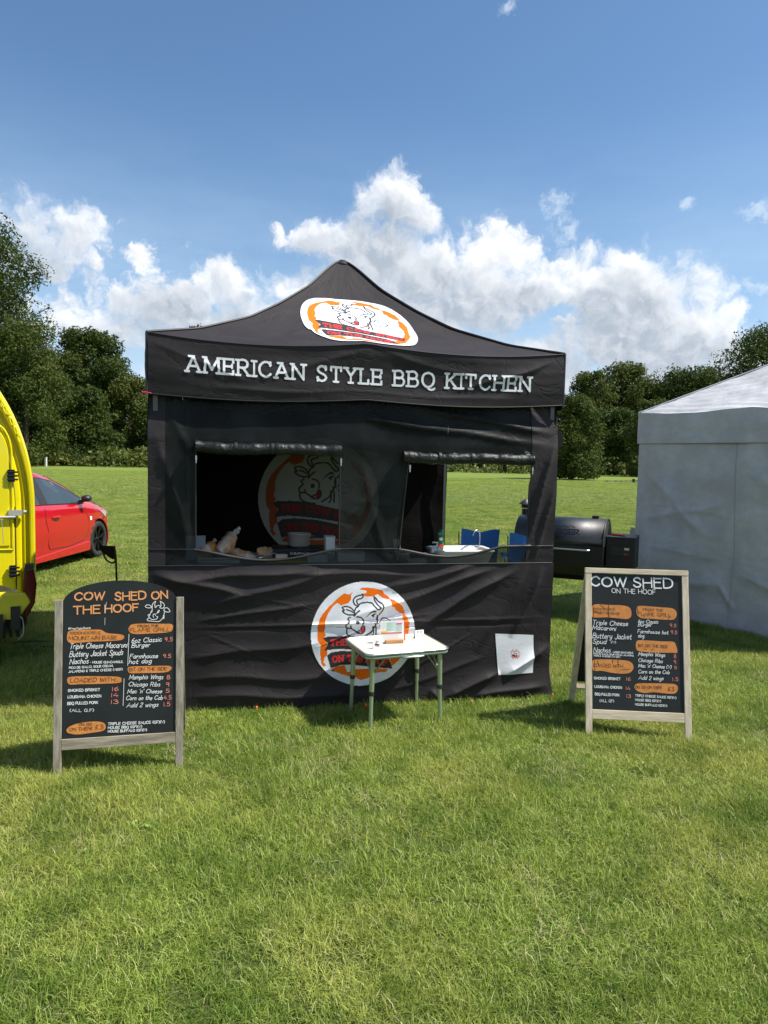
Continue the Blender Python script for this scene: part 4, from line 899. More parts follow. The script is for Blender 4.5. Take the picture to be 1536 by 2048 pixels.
def board(label, A, B, lean, hgt_, lower, back, cz, arch, wood, texts, blobs_, lines, extra, mapx, group):
    """A, B outer feet of the front frame; lean: how far the top sits back; texts in crop pixels through mapx"""
    A = np.array([*A, 0.0]); B = np.array([*B, 0.0]); W_ = np.linalg.norm(B-A); ex = (B-A)/W_; rz = atan2(ex[1], ex[0])
    root = empty('menu_board', label, 'menu board', A, rz, group)
    L_ = hgt_; upv = np.array([0, lean, sqrt(L_*L_-lean*lean)])/L_; nrm = np.array([0, -upv[2], upv[1]])
    def S(x, s, o=0.0): return np.array([x, 0, 0])+upv*s+nrm*o       # x along, s up the slope, o towards the viewer
    woodx = WOODGX if wood is WOODG else WOODPX
    pw = 0.041; fr = 0.024
    for x in (pw/2, W_-pw/2):
        b = MB(); b.beam(S(x, -0.005), S(x, L_-(0.10 if arch else 0)), fr, pw, (1, 0, 0)); 
        b.v = [tuple(v) for v in b.v]; b.build('post', wood, root, bevel=.002)
    b = MB(); b.beam(S(pw+.001, lower[0]), S(W_-pw-.001, lower[0]), lower[1], 0.022, tuple(nrm)); b.build('bottom_rail', woodx, root, bevel=.002)
    if not arch:
        b = MB(); b.beam(S(-.001, L_+.016), S(W_+.001, L_+.016), .034, .028, tuple(nrm)); b.build('top_rail', woodx, root, bevel=.002)
    s0 = lower[0]+lower[1]/2+.001; s1 = L_-(.115 if arch else .002)
    b = MB(); poly = [(pw+.0015, s0), (W_-pw-.0015, s0)]
    if arch: poly += [(W_-pw-.0015, s1)]+[(W_/2+(W_/2-pw-.001)*cos(t), s1+(L_-s1)*sin(t)) for t in np.linspace(0.05, pi-.05, 28)]+[(pw+.0015, s1)]
    else: poly += [(W_-pw-.0015, L_-.003), (pw+.0015, L_-.003)]
    b.prism([(x, s) for x, s in poly], -.004, .004, lambda x, y, s: S(x, s, -y)); b.build('panel', CHALK, root)
    # rear frame, hinged at the top
    top = S(0, L_-(.13 if arch else .01), -.03)
    def Rr(x, t): return np.array([x, top[1]+(back-top[1])*t, top[2]*(1-t)])
    for x in (pw/2+.004, W_-pw/2-.004):
        b = MB(); b.beam(Rr(x, 1.004), Rr(x, 0), fr*.8, pw, (1, 0, 0)); b.build('rear_post', wood, root, bevel=.002)
    b = MB(); b.beam(Rr(pw+.006, .86), Rr(W_-pw-.006, .86), .018, .04, (0, .3, 1)); b.build('rear_rail', woodx, root)
    b = MB(); q_ = [Rr(pw+.006, .03), Rr(W_-pw-.006, .03), Rr(W_-pw-.006, .82), Rr(pw+.006, .82)]; b.add([p+[0, o, 0] for o in (-.003, .003) for p in q_], [(0, 1, 2, 3), (7, 6, 5, 4), (0, 4, 5, 1), (1, 5, 6, 2), (2, 6, 7, 3), (3, 7, 4, 0)]); b.build('rear_panel', CHALK, root)
    for x in (.10, W_-.10):
        b = MB(); p = S(x, L_-(.135 if arch else .012), -.022); b.box(p, (.045, .028, .03)); b.tube([p-[.024, 0, 0], p+[.024, 0, 0]], .007, 8); b.build('hinge', BLK, root)
    # painting: pixel of the crop -> board
    M_ = np.array(root.matrix_basis); Mi = np.linalg.inv(np.array(Matrix.Translation(Vector(A)) @ Matrix.Rotation(rz, 4, 'Z')))
    def xy(cx_, cy_):
        px, py = mapx(cx_, cy_); d = ray(px, py); o_ = Mi @ np.array([*CAMP, 1]); dd_ = Mi[:3, :3] @ d; o_ = o_[:3]
        t = ((S(0, 0)-o_) @ nrm)/(dd_ @ nrm); p = o_+dd_*t; return np.array([p[0], p @ upv])
    fn = lambda lift0: (lambda x, y, lift: S(x, y, .0048+lift0+lift))
    k = xy(700, 1000); k2 = xy(800, 1000); unit = np.linalg.norm(k2-k)/100      # metres per crop pixel
    for pts in blobs_:
        b = MB(); p = catmull([xy(*q_) for q_ in pts]+[xy(*pts[0])], 4)[:-1]; n_ = len(p); o = 0.0002
        b.add([S(a[0], a[1], .0048+o) for a in p], [tuple(range(n_))]); b.build('painted_patch', PO, root, fix=False)
    mbs = {'w': MB(), 'r': MB(), 'b': MB(), 'o': MB()}
    for (col, txt, x0_, y0_, x1_, y1_, h_, th, sl_) in texts:
        pa, pb = xy(x0_, y0_), xy(x1_, y1_); b = MB(); line_text(b, txt, pa, pb, h_*unit, th*unit*(.70 if h_ < 60 else .88), fn(.0007), gap=.2, slant=sl_, jit=.06); b.build('menu_line' if h_ < 60 else 'heading', {'w': PW, 'r': PR, 'b': PB, 'o': PT}[col], root, fix=False)
    for (col, th, pts, sm) in lines:
        pp_ = [xy(*p) for p in pts]; ribbon(mbs[col], catmull(pp_, 4) if sm and len(pp_) > 2 else pp_, th*unit, fn(.0008), 0, 3)
    for c_, nm, mt in (('w', 'white_drawing', PW), ('b', 'dark_scratches', PB)):
        if mbs[c_].v: mbs[c_].build(nm, mt, root, fix=False)['kind'] = 'stuff'
    return root
mL = lambda x, y: (90+x/4.653, 1130+y/4.653)
TXL = [('o','COW',278,330,552,318,70,17,.08),('o','SHED',655,328,938,318,76,17,.0),('o','ON',995,318,1140,310,72,17,0),('o','THE',268,455,512,445,74,17,0),('o','HOOF',560,442,868,430,72,17,0),
('w','@FreyaTaylorBoards',218,600,425,592,18,4,.1),
('b','MOOHOOSIVE',240,645,520,640,24,5,.05),('b','MOUNTAIN BASE',222,697,670,688,34,6,.05),('b','....',672,688,712,684,20,5,0),
('w','Triple Cheese Macaroni',228,780,762,765,50,8,.25),('w','Buttery Jacket Spuds',228,855,722,836,52,8,.25),('w','Nachos',230,922,402,912,48,8,.25),('w','- HOUSE GUACAMOLE,',422,914,728,908,20,6,0),
('w','PICO DE GALLO, SOUR CREAM,',226,965,636,945,20,6,0),('w','JALAPENO & TRIPLE CHEESE (V)(GF)',222,1000,722,978,20,6,0),
('b','LOADED WITH...',238,1088,690,1080,36,7,.1),
('w','SMOKED BRISKET',216,1178,512,1168,24,7,0),('r','16',626,1170,684,1168,36,8,0),('w','LOUISIANA CHICKEN',214,1238,522,1228,24,7,0),('r','14',618,1228,682,1226,36,8,0),('w','BBQ PULLED PORK',210,1298,494,1288,24,7,0),('r','13',616,1290,682,1286,36,8,0),
('w','(ALL G.F)',232,1364,455,1362,26,6,0),('b','OH, GO',318,1492,436,1488,22,6,0),('b','ON THEN!',226,1543,436,1530,28,6,.1),('b','£3',466,1524,545,1520,38,6,0),
('w','TRIPLE CHEESE SAUCE (GF)(V)',588,1488,1114,1468,24,7,.0),('w','HOUSE BBQ (GF)(V)',588,1522,902,1510,22,7,0),('w','HOUSE BUFFALO (GF)(V)',588,1556,948,1542,22,7,0),
('b','FROM THE',864,578,1056,573,22,6,0),('b','FLAME GRILL',792,620,1160,612,34,6,.1),('w','6oz Classic',806,722,1082,710,44,8,.2),('r','9.5',1114,710,1186,706,36,8,.1),('w','Burger',806,768,974,760,42,8,.25),
('w','Farmhouse',788,868,1046,862,42,8,.25),('r','9.5',1100,864,1170,860,34,8,.1),('w','hot dog',782,918,988,910,42,8,.25),('b','BIT ON THE SIDE',784,984,1134,976,30,6,0),
('w','Memphis Wings',782,1062,1096,1058,42,7,.25),('r','8',1134,1060,1164,1058,38,8,0),('w','Chicago Ribs',778,1128,1068,1126,40,7,.2),('r','9',1128,1130,1158,1128,38,8,0),('w',"Mac 'n' Cheese",766,1192,1084,1190,38,7,.25),('r','5',1126,1184,1158,1182,34,8,0),
('w','Corn on the Cob',754,1256,1090,1250,40,7,.25),('r','4.5',1106,1250,1176,1246,38,8,0),('w','Add 2 wings',760,1322,1050,1316,40,7,.3),('r','1.5',1106,1312,1164,1308,38,8,0)]
BLL = [[(206,660),(222,615),(300,602),(440,600),(520,602),(580,632),(700,644),(738,662),(715,695),(600,706),(440,712),(260,725),(212,705)],
 [(205,1072),(225,1042),(330,1034),(550,1034),(690,1040),(714,1066),(690,1094),(520,1104),(330,1108),(230,1110)],
 [(200,1530),(240,1496),(330,1468),(460,1454),(545,1466),(566,1505),(540,1540),(430,1560),(300,1575),(215,1560)],
 [(776,590),(810,552),(920,544),(1100,546),(1175,548),(1192,578),(1160,622),(1000,636),(850,642),(790,626)],
 [(768,968),(790,945),(920,940),(1120,936),(1174,944),(1172,972),(1110,998),(900,1004),(790,1004)]]
LNL = [('w',5,[(783,642),(771,935)],0),('w',5,[(737,1056),(728,1306)],0)]
for s in ["1000,398 998,372 1012,350 1030,336 1022,362 1024,385 1028,398","1072,335 1080,362 1078,385 1068,396 1092,402 1110,388 1108,362 1088,344 1072,335","1000,398 978,375 950,370 934,386 960,398 1000,396","1108,402 1140,398 1164,432 1130,436 1104,420","1028,398 1048,376 1075,380","1000,398 996,420 985,440 975,470 962,484","1108,402 1112,440 1104,470 1090,500 1060,524 1010,522 960,518 952,505 966,496","968,484 985,500 1010,506 1040,500 1050,482 1038,478","1012,486 1006,470 1014,456 1026,458 1030,470","990,430 1000,424 992,440","1046,440 1056,424 1066,420 1054,440","1036,450 1060,440","1110,470 1106,500 1100,470","960,470 964,460 972,462"]:
    LNL.append(('w', 6, [tuple(float(a) for a in x.split(',')) for x in s.split()], 1))
LNL += [('w',3,[(575,345),(566,392),(562,440)],1),('w',3,[(560,490),(557,555)],0)]
def mk_left():
    A = ground_at(106, 1550); B = ground_at(366, 1530)
    return board('arched black menu board with weathered grey posts and orange heading, left of the black gazebo', A[:2], B[:2], .12, 1.045, (.160, .058), .50, 0, True, WOODG, TXL, BLL, LNL, None, mL, 'chalk style menu boards on the lawn')
mk_left()
mR = lambda x, y: (1120+x/5.25, 1110+y/5.25)
TXR = [('w','COW',322,322,694,332,96,20,0),('w','SHED',772,342,1180,346,100,18,0),('w','ON THE HOOF',542,398,1000,412,46,9,0),
('b','MOOHOOSIVE',350,576,578,580,22,5,0),('b','MOUNTAIN BASE',350,612,628,628,26,5,0),('w','Triple Cheese',338,730,706,746,48,8,.2),('w','Macaroni',336,782,580,795,46,8,.25),
('w','Buttery Jacket',340,872,744,886,54,8,.2),('w','Spud',342,928,478,934,48,8,.25),('w','(V)',534,924,584,928,22,6,0),('w','Nachos',350,1018,524,1026,50,8,.2),('w','- HOUSE GUACAMOLE,',546,1028,768,1036,18,5,0),
('w','PICO DE GALLO, SOUR CREAM, JALAPENO,',350,1040,772,1064,15,5,0),('w','TRIPLE CHEESE (V) (GF)',350,1064,628,1078,15,5,0),('b','LOADED WITH...',352,1172,690,1184,32,6,0),
('w','SMOKED BRISKET',356,1304,632,1312,24,7,0),('r','16',694,1316,738,1318,34,7,0),('w','LOUISIANA CHICKEN',362,1392,646,1404,24,7,0),('r','14',690,1416,736,1418,34,7,0),('w','BBQ PULLED PORK',366,1470,622,1482,24,7,0),('r','13',696,1496,740,1500,34,7,0),('w','(ALL GF)',416,1540,564,1546,26,6,0),
('b','FROM THE',870,584,1080,592,24,6,0),('b','FLAME GRILL',820,632,1160,652,38,6,0),('w','6oz Classic',818,714,1026,720,36,7,.2),('w','Burger',816,748,958,750,34,7,.25),('r','9.5',1148,754,1214,758,34,7,.1),('w','Farmhouse hot',812,818,1132,832,38,7,.2),('r','9.5',1158,826,1222,832,34,7,.1),('w','dog',818,866,878,868,38,7,.2),
('b','BIT ON THE SIDE',820,962,1128,974,28,6,0),('w','Memphis Wings',820,1056,1096,1068,38,7,.2),('r','8',1194,1082,1216,1082,36,7,0),('w','Chicago Ribs',820,1120,1072,1132,36,7,.2),('r','9',1194,1142,1216,1142,38,7,0),('w',"Mac 'n' Cheese (V)",820,1178,1164,1192,34,7,.2),('r','5',1198,1198,1222,1198,32,7,0),
('w','Corn on the Cob',820,1242,1144,1248,36,7,.2),('w','Add 2 wings',824,1306,1080,1314,38,7,.25),('r','1.5',1180,1320,1238,1322,34,7,0),('b','OH, GO ON THEN!',790,1398,1062,1404,28,6,0),('b','£3',1130,1422,1196,1426,38,7,0),
('w','TRIPLE CHEESE SAUCE (GF)(V)',788,1484,1216,1510,22,6,0),('w','HOUSE BBQ (GF)(V)',788,1530,1056,1544,22,6,0),('w','HOUSE BUFFALO (GF)(V)',788,1578,1120,1594,22,6,0)]
BLR = [[(326,600),(336,536),(390,516),(500,524),(660,530),(735,560),(746,640),(700,672),(600,664),(500,655),(360,656),(332,640)],
 [(798,590),(812,544),(860,534),(1040,548),(1180,562),(1222,610),(1200,672),(1120,680),(940,668),(860,664),(812,636)],
 [(792,940),(806,902),(860,894),(1060,906),(1180,910),(1212,940),(1228,1022),(1160,1026),(940,1022),(820,1006),(798,980)],
 [(336,1150),(344,1108),(400,1096),(560,1098),(720,1114),(770,1170),(740,1230),(660,1246),(540,1236),(440,1216),(350,1214)],
 [(776,1390),(800,1352),(900,1346),(1150,1350),(1222,1366),(1232,1420),(1190,1456),(1080,1450),(980,1440),(880,1448),(806,1424)]]
LNR = [('b',6,[(420,520),(470,560)],0),('b',7,[(510,528),(504,590),(514,652)],1),('b',6,[(350,540),(352,650)],0),('b',6,[(350,585),(430,612)],0),('b',6,[(550,1100),(552,1134)],0),('b',7,[(606,1104),(614,1170)],0),('b',5,[(632,1204),(728,1196)],0),('b',6,[(360,1110),(366,1216)],0),('b',6,[(390,1110),(412,1160)],0),('b',7,[(1156,640),(1132,672)],0),('b',6,[(812,560),(816,610)],0),('b',6,[(872,620),(886,652)],0),('b',6,[(880,985),(905,990)],0),('b',6,[(955,998),(975,984)],0)]
def mk_right():
    A = ground_at(1171, 1470); B = ground_at(1383, 1480)
    return board('rectangular black menu board in pale wood frame with white heading, right of the gazebo', A[:2], B[:2], .22, 1.045, (.135, .058), .62, 0, False, WOODP, TXR, BLR, LNR, None, mR, 'chalk style menu boards on the lawn')
mk_right()

# ---------------------------------------------------------------- folding table and what stands on it
TGREEN = mat('green_aluminium', (0.36, 0.44, 0.28), 0.36, 0.6); TTOP = mat('cream_laminate', (0.60, 0.585, 0.50), 0.45, noise=.06, nscale=40); TRIM = mat('aluminium_trim', (0.48, 0.52, 0.47), 0.3, 0.85)
ta = atan2(.22, .56); tb_ = empty('folding_table', 'small cream topped folding camping table with green metal legs in front of the round badge', 'table', (-.088, 4.42, 0), ta)
TWd, TDp, THt = .585, .455, .505
def rrect(x0, y0, x1, y1, r_, n=6):
    P = []
    for cx, cy, a0 in ((x1-r_, y1-r_, 0), (x0+r_, y1-r_, 90), (x0+r_, y0+r_, 180), (x1-r_, y0+r_, 270)):
        P += [(cx+r_*cos(radians(a0+90*k/n)), cy+r_*sin(radians(a0+90*k/n))) for k in range(n+1)]
    return P
def slab(poly, z0, z1, name, m, parent, bevel=0.0):
    n = len(poly); b = MB(); b.add([(x, y, z0) for x, y in poly]+[(x, y, z1) for x, y in poly], [tuple(range(n))[::-1], tuple(range(n, 2*n))]+[(i, (i+1) % n, (i+1) % n+n, i+n) for i in range(n)]); return b.build(name, m, parent, bevel=bevel)
slab(rrect(.006, .006, TWd-.006, TDp-.006, .045), THt-.012, THt, 'table_top', TTOP, tb_)
P_ = rrect(0, 0, TWd, TDp, .05)
b = MB(); b.tube([(x, y, THt-.006) for x, y in P_], .009, 8, closed=True); b.build('edge_trim', TRIM, tb_, fix=False)
b = MB(); b.tube([(x, y, THt-.026) for x, y in rrect(.006, .006, TWd-.006, TDp-.006, .046)], .011, 8, closed=True); b.build('apron', mat('apron_green', (.33, .42, .33), .35, .6), tb_, fix=False)
b = MB(); b.tube([(.24, -.008, THt-.030), (.245, -.022, THt-.030), (.255, -.026, THt-.030), (.375, -.026, THt-.030), (.385, -.022, THt-.030), (.39, -.008, THt-.030)], .007, 8); b.build('carry_handle', TRIM, tb_, fix=False)
for sx in (0, 1):
    for sy in (0, 1):
        x = .055+sx*(TWd-.11); y = .04+sy*(TDp-.08); ox = (-.012, .012)[sx]
        b = MB(); b.tube([(x, y, THt-.03), (x+ox*.5, y, .24)], .0165, 10); b.tube([(x+ox*.5, y, .24), (x+ox, y+(.01 if sy else -.01), -.005)], .0135, 10); lg = b.build('leg', TGREEN, tb_, fix=False)
        b = MB(); b.lathe([(.0175, .225), (.0185, .23), (.0185, .248), (.0175, .253)], (x+ox*.5, y, 0), 12); b.build('leg_collar', mat('black_plastic', (.02, .02, .02), .45) if 'black_plastic' not in bpy.data.materials else bpy.data.materials['black_plastic'], lg, fix=False)
        ix = 1 if sx == 0 else -1
        b = MB(); b.beam((x+ox*.4, y+.014, .335), (x+ix*.10, y+.014, THt-.03), .004, .016, (0, 1, 0)); b.build('brace', TGREEN if sy == 0 else TRIM, tb_)
    b = MB(); x = .055+sx*(TWd-.11); b.tube([(x, .04, .335), (x, .16, THt-.06), (x, TDp-.16, THt-.06), (x, TDp-.04, .335)], .007, 8); b.build('cross_tube', TRIM, tb_, fix=False)
def on_table(x, y): 
    c, s = cos(ta), sin(ta); return (-.088+x*c-y*s, 4.42+x*s+y*c, THt)
CARD = mat('white_card', (.80, .80, .79), .5); CLEAR = mat('clear_acrylic', (.85, .87, .87), .1)
def tri_card(name, label, x, y, rz, w_, h_, paint):
    r_ = empty(name, label, 'card', on_table(x, y), rz, 'small standing cards on the folding table')
    b = MB(); d = h_*.45; b.add([(-w_/2, 0, 0), (w_/2, 0, 0), (w_/2, d*.35, h_), (-w_/2, d*.35, h_), (-w_/2, d, 0), (w_/2, d, 0)], [(0, 1, 2, 3), (3, 2, 5, 4)]); b.build('folded_card', CARD, r_, fix=False)
    fn = lambda X, Y, l: (X, d*.35*Y/h_-.0008-l, Y); mw = MB(); mr = MB(); paint(mw, mr, fn)
    if mw.v: mw.build('dark_print', PRK, r_, fix=False)
    if mr.v: mr.build('red_print', PRR, r_, fix=False)
    return r_
def p1(mw, mr, fn):
    for s in HEADL[:8]+HEADL[10:14]: ribbon(mw, [(a*.022-.003, .036+b_*.022) for a, b_ in catmull(P6(s), 3)], .0011, fn)
    for k, pl in enumerate(BAN):
        mw.add([fn(a*.022-.003, .036+b_*.022, .0002) for a, b_ in pl], [tuple(range(len(pl)))])
    ribbon(mr, [(-.014, .026), (.012, .023)], .003, fn, 0, 5); ribbon(mr, [(-.011, .019), (.009, .017)], .003, fn, 0, 5)
def p2(mw, mr, fn):
    for cx in (-.012, .012): ribbon(mw, [(cx+.006*cos(t), .043+.006*sin(t)) for t in np.linspace(0, 2*pi, 12)], .0028, fn)
    for k in range(3): line_text(mw, ('FOLLOW US', 'THE COW SHED', 'ON THE HOOF')[k], (-.028, .026-k*.008), (.028, .026-k*.008), .004, .0008, fn)
tri_card('standing_card', 'folded white card with small cow badge near the left end of the folding table', .115, .115, ta-.25, .066, .058, p1)
tri_card('standing_card', 'folded white card with two dark emblems near the right end of the folding table', .50, .30, ta+.10, .070, .055, p2)
mh = empty('menu_leaflet', 'colourful printed leaflets standing in a wooden block at the back of the folding table', 'leaflet', on_table(.275, .22), ta-.10)
slab([(-.062, -.012), (.062, -.012), (.062, .016), (-.062, .016)], 0, .026, 'wooden_block', mat('orange_wood', (.52, .26, .10), .5, noise=.3, nscale=9, stretch=(.6, 6, 6)), mh, bevel=.002)
SHT = mat('leaflet_paper', (.82, .82, .80), .4)
for k, (dx_, dy_, rz_) in enumerate(((0, 0, 0), (.012, .008, -.03), (.022, .014, -.05))):
    b = MB(); b.box((-.02+dx_, .006+dy_, .008+.072), (.158, .0012, .144), Matrix.Rotation(rz_, 3, 'Y')); b.build('sheet', SHT if k == 0 else [SHT, mat('sheet_red', (.6, .12, .10), .5)][k-1 if k < 3 else 0], mh)
fnl = lambda X, Y, l: (-.02+X, .0045-l, .008+Y)
def strip(nm, m, x0, y0, x1, y1, k=0):
    b = MB(); b.add([fnl(x0, y0, .0002+k*.0002), fnl(x1, y0, .0002+k*.0002), fnl(x1, y1, .0002+k*.0002), fnl(x0, y1, .0002+k*.0002)], [(0, 1, 2, 3)]); b.build(nm, m, mh, fix=False)
strip('pink_stripe', mat('ink_pink', (.70, .14, .40), .5), .032, .118, .074, .130); strip('yellow_stripe', mat('ink_yellow', (.80, .58, .10), .5), -.073, .068, -.03, .080)
strip('red_stripe', mat('ink_red', (.70, .12, .10), .5), -.073, .058, .075, .067, 1); strip('green_block', mat('ink_mint', (.50, .68, .60), .5), -.032, .082, .03, .136); strip('green_block', bpy.data.materials['ink_mint'], .034, .074, .074, .112)
b = MB()
for (x0_, n_, y_) in [(-.072, 7, .132), (-.030, 9, .132), (.036, 5, .108)]:
    for k in range(n_): ribbon(b, [(x0_, y_-k*.0068), (x0_+.034+.008*sin(k*2.3), y_-k*.0068)], .0011, lambda X, Y, l: fnl(X, Y, .0007+l))
for k in range(4): ribbon(b, [(-.06, .05-k*.008), (.05, .05-k*.008)], .0009, lambda X, Y, l: fnl(X, Y, .0007+l))
b.build('small_print', mat('ink_grey', (.22, .24, .24), .6), mh, fix=False)

# ---------------------------------------------------------------- inside the black gazebo
def GZ(u, v, z=0.0):
    p = TL+TU*u+TV*v; return (float(p[0]), float(p[1]), z)
def bx(c, s, rot=None): return MB().box(c, s, rot)
PLW = mat('white_plastic', (.70, .70, .68), .35); DARKT = mat('dark_worktop', (.10, .10, .10), .5); BLKP = bpy.data.materials['black_plastic']
GREYT = mat('grey_worktop', (.30, .31, .31), .5, noise=.15, nscale=8)
def worktable(label, u0, u1, v0, v1, z, m):
    r_ = empty('work_table', label, 'table', GZ(u0, v0), TA, 'work tables inside the gazebo')
    b = bx(((u1-u0)/2, (v1-v0)/2, z-.02), (u1-u0, v1-v0, .04)); b.build('table_top', m, r_, bevel=.004)
    for x in (.05, u1-u0-.05):
        for y in (.05, v1-v0-.05): bx((x, y, (z-.04)/2), (.03, .03, z-.04)).build('leg', FRAME, r_)
    return r_
worktable('long grey worktop just inside the left serving window', .10, 1.68, .30, .98, .97, GREYT)
worktable('narrow dark stand under the white sink basin by the open right side', 2.16, 2.80, .92, 1.46, .82, DARKT)
BREAD = mat('bread_crust', (.42, .20, .05), .6, noise=.35, nscale=14); BAG = mat('bread_bag_print', (.62, .26, .04), .3, noise=.4, nscale=12, col2=(.75, .66, .56), bump=.004, bscale=40)
def bag(label, u, v, z, ln, r_, rz, tilt, seed):
    ln *= .95; r_ *= .9
    e = empty('bread_bag', label, 'bread bag', GZ(u, v, .97), TA+rz, 'bags of bread rolls on the worktop'); rr = random.Random(seed)
    b = MB(); n = 12; pts = []; rs = []
    for k in range(n):
        t = k/(n-1); pts.append((ln*(t-.5), .01*sin(t*7+seed), r_*.8+ln*(t)*tilt)); rs.append(r_*(sin(pi*min(1, .12+t*.95))**.35)*(.9+.12*sin(t*25+seed)))
    b.tube(pts, rs, 12); b.build('bag', BAG, e, fix=False)
    b = MB(); p = pts[-1]; b.tube([p, (p[0]+.03, p[1]+.01, p[2]+.015), (p[0]+.045, p[1], p[2]+.025)], [r_*.4, .012, .018], 8); b.build('bag_neck', PLW, e, fix=False)
    return e
bag('bag of bread rolls nearest the left edge of the left window', .36, .62, .90, .22, .065, 1.2, .25, 1)
bag('upright leaning bag of bread rolls, second from the left window edge', .50, .68, .90, .26, .070, 1.0, .55, 2)
bag('long bag of bread sticking towards the right on the worktop', .66, .62, .90, .34, .060, -.45, -.28, 3)
bag('short bag of bread rolls at the right end of the bread pile', .80, .70, .90, .18, .055, .2, -.1, 4)
b = empty('folded_box', 'pale folded paper box at the left edge of the left window', 'box', GZ(.27, .55, .97), TA+.1); q_ = MB()
q_.box((0, 0, .09), (.14, .02, .18)); q_.build('front_flap', mat('pale_paper', (.30, .32, .36), .6), b); bx((0, .05, .07), (.14, .08, .14)).build('box_body', bpy.data.materials['pale_paper'], b)
b = empty('food_tray', 'flat white tray in front of the bread bags', 'tray', GZ(.44, .44, .97), TA); slab(rrect(-.15, -.08, .15, .08, .02), 0, .012, 'tray_base', PLW, b); mb_ = MB(); mb_.tube([(x, y, .014) for x, y in rrect(-.15, -.08, .15, .08, .02)], .006, 6, closed=True); mb_.build('tray_rim', PLW, b, fix=False)
b = empty('chopping_board', 'yellow chopping board on the worktop behind the left window', 'chopping board', GZ(.93, .45, .97), TA-.05); slab(rrect(-.16, -.09, .16, .09, .015), 0, .014, 'board', mat('yellow_plastic', (.60, .40, .04), .5), b, bevel=.003)
b = empty('butter_block', 'small cream block lying on the yellow chopping board', 'butter', GZ(.90, .50, .984), TA); bx((0, 0, .015), (.09, .04, .03)).build('block', mat('cream_block', (.62, .52, .34), .5), b, bevel=.004); bx((0, 0, .0315), (.07, .03, .001)).build('wrapper', PLW, b)
b = empty('ladle', 'shiny steel ladle lying left of the chopping board', 'ladle', GZ(.74, .50, .97), TA); q_ = MB(); q_.lathe([(.001, .0), (.02, .006), (.034, .03), (.032, .03), (.018, .010), (.001, .004)], n=16); q_.build('bowl', STEEL, b, fix=False); q_ = MB(); q_.tube([(.03, 0, .03), (.10, .03, .05), (.20, .06, .02)], .004, 6); q_.build('handle', STEEL, b, fix=False)
# hob with pot
b = empty('hob', 'black portable hob with small white lettering behind the chopping board', 'hob', GZ(1.05, .74, .97), TA); bx((0, 0, .035), (.42, .30, .07)).build('hob_body', mat('hob_black', (.012, .012, .013), .35), b, bevel=.006)
q_ = MB(); q_.lathe([(.095, .071), (.095, .076), (.0, .077)], n=24); q_.build('hot_plate', BLKP, b, fix=False)
q_ = MB(); line_text(q_, 'BUFFALO', (-.05, .03), (.06, .03), .014, .003, lambda x, y, l: (x, -.1508-l, y)); ribbon(q_, [(-.07+.009*cos(t), .037+.009*sin(t)) for t in np.linspace(0, 2*pi, 12)], .003, lambda x, y, l: (x, -.1508-l, y)); q_.build('lettering', PW, b, fix=False)
b = empty('cooking_pot', 'steel cooking pot with black handle standing on the hob', 'pot', GZ(1.05, .74, 1.047), TA); q_ = MB(); q_.lathe([(.001, 0), (.07, 0), (.085, .015), (.088, .095), (.094, .098), (.094, .102), (.086, .102), (.082, .02), (.001, .012)], n=28); q_.build('pot_body', mat('brushed_steel', (.55, .51, .44), .4, .35), b, fix=False)
q_ = MB(); q_.tube([(.085, -.02, .07), (.13, -.03, .075), (.19, -.045, .075)], .009, 8); q_.build('handle', BLKP, b, fix=False)
for k, (u, v, w_, h_, lb) in enumerate([(1.16, .42, .15, .05, 'long low white box on the worktop near the middle strip'), (1.27, .56, .07, .17, 'tall white carton right beside the cooking pot'), (1.42, .46, .20, .06, 'white box seen dimly through the film between the windows'), (1.92, .40, .14, .035, 'white flat box at the lower left corner of the right window')]):
    b = empty('white_box', lb, 'box', GZ(u, v, .97 if u < 1.7 else .94), TA, 'white food boxes inside the gazebo'); bx((0, 0, h_/2), (w_, .12, h_)).build('box_body', PLW, b, bevel=.003); bx((0, 0, h_+.004), (w_+.006, .126, .008)).build('lid', PLW, b)
worktable('small dark table at the lower left corner of the right window', 1.74, 2.12, .28, .86, .94, DARKT)
b = empty('sauce_pot', 'dark rimmed steel saucepan with red handled tongs beside the right window edge', 'saucepan', GZ(1.86, .62, .94), TA); q_ = MB(); q_.lathe([(.001, 0), (.06, 0), (.065, .06), (.068, .075), (.062, .075), (.058, .01), (.001, .008)], n=22); q_.build('pot_body', bpy.data.materials['brushed_steel'], b, fix=False)
q_ = MB()
for k in range(5): q_.tube([(-.05+.012*k, .02, .02), (-.065+.012*k, .03, .17)], .004, 6)
q_.build('utensils', STEEL, b, fix=False)
for k in (0, 1):
    q_ = MB(); z_ = .06-.045*k; q_.tube([(.06, -.01, z_), (.13, -.01, z_+.004)], .005, 6); q_.build('tong_arm', STEEL, b, fix=False); q_ = MB(); q_.tube([(.105, -.011, z_+.003), (.155, -.011, z_+.005)], .0075, 6); q_.build('red_grip', PRR, b, fix=False); q_ = MB(); q_.tube([(.155, -.011, z_+.005), (.20, -.011, z_+.006)], .005, 6); q_.build('grip_tip', STEEL, b, fix=False)
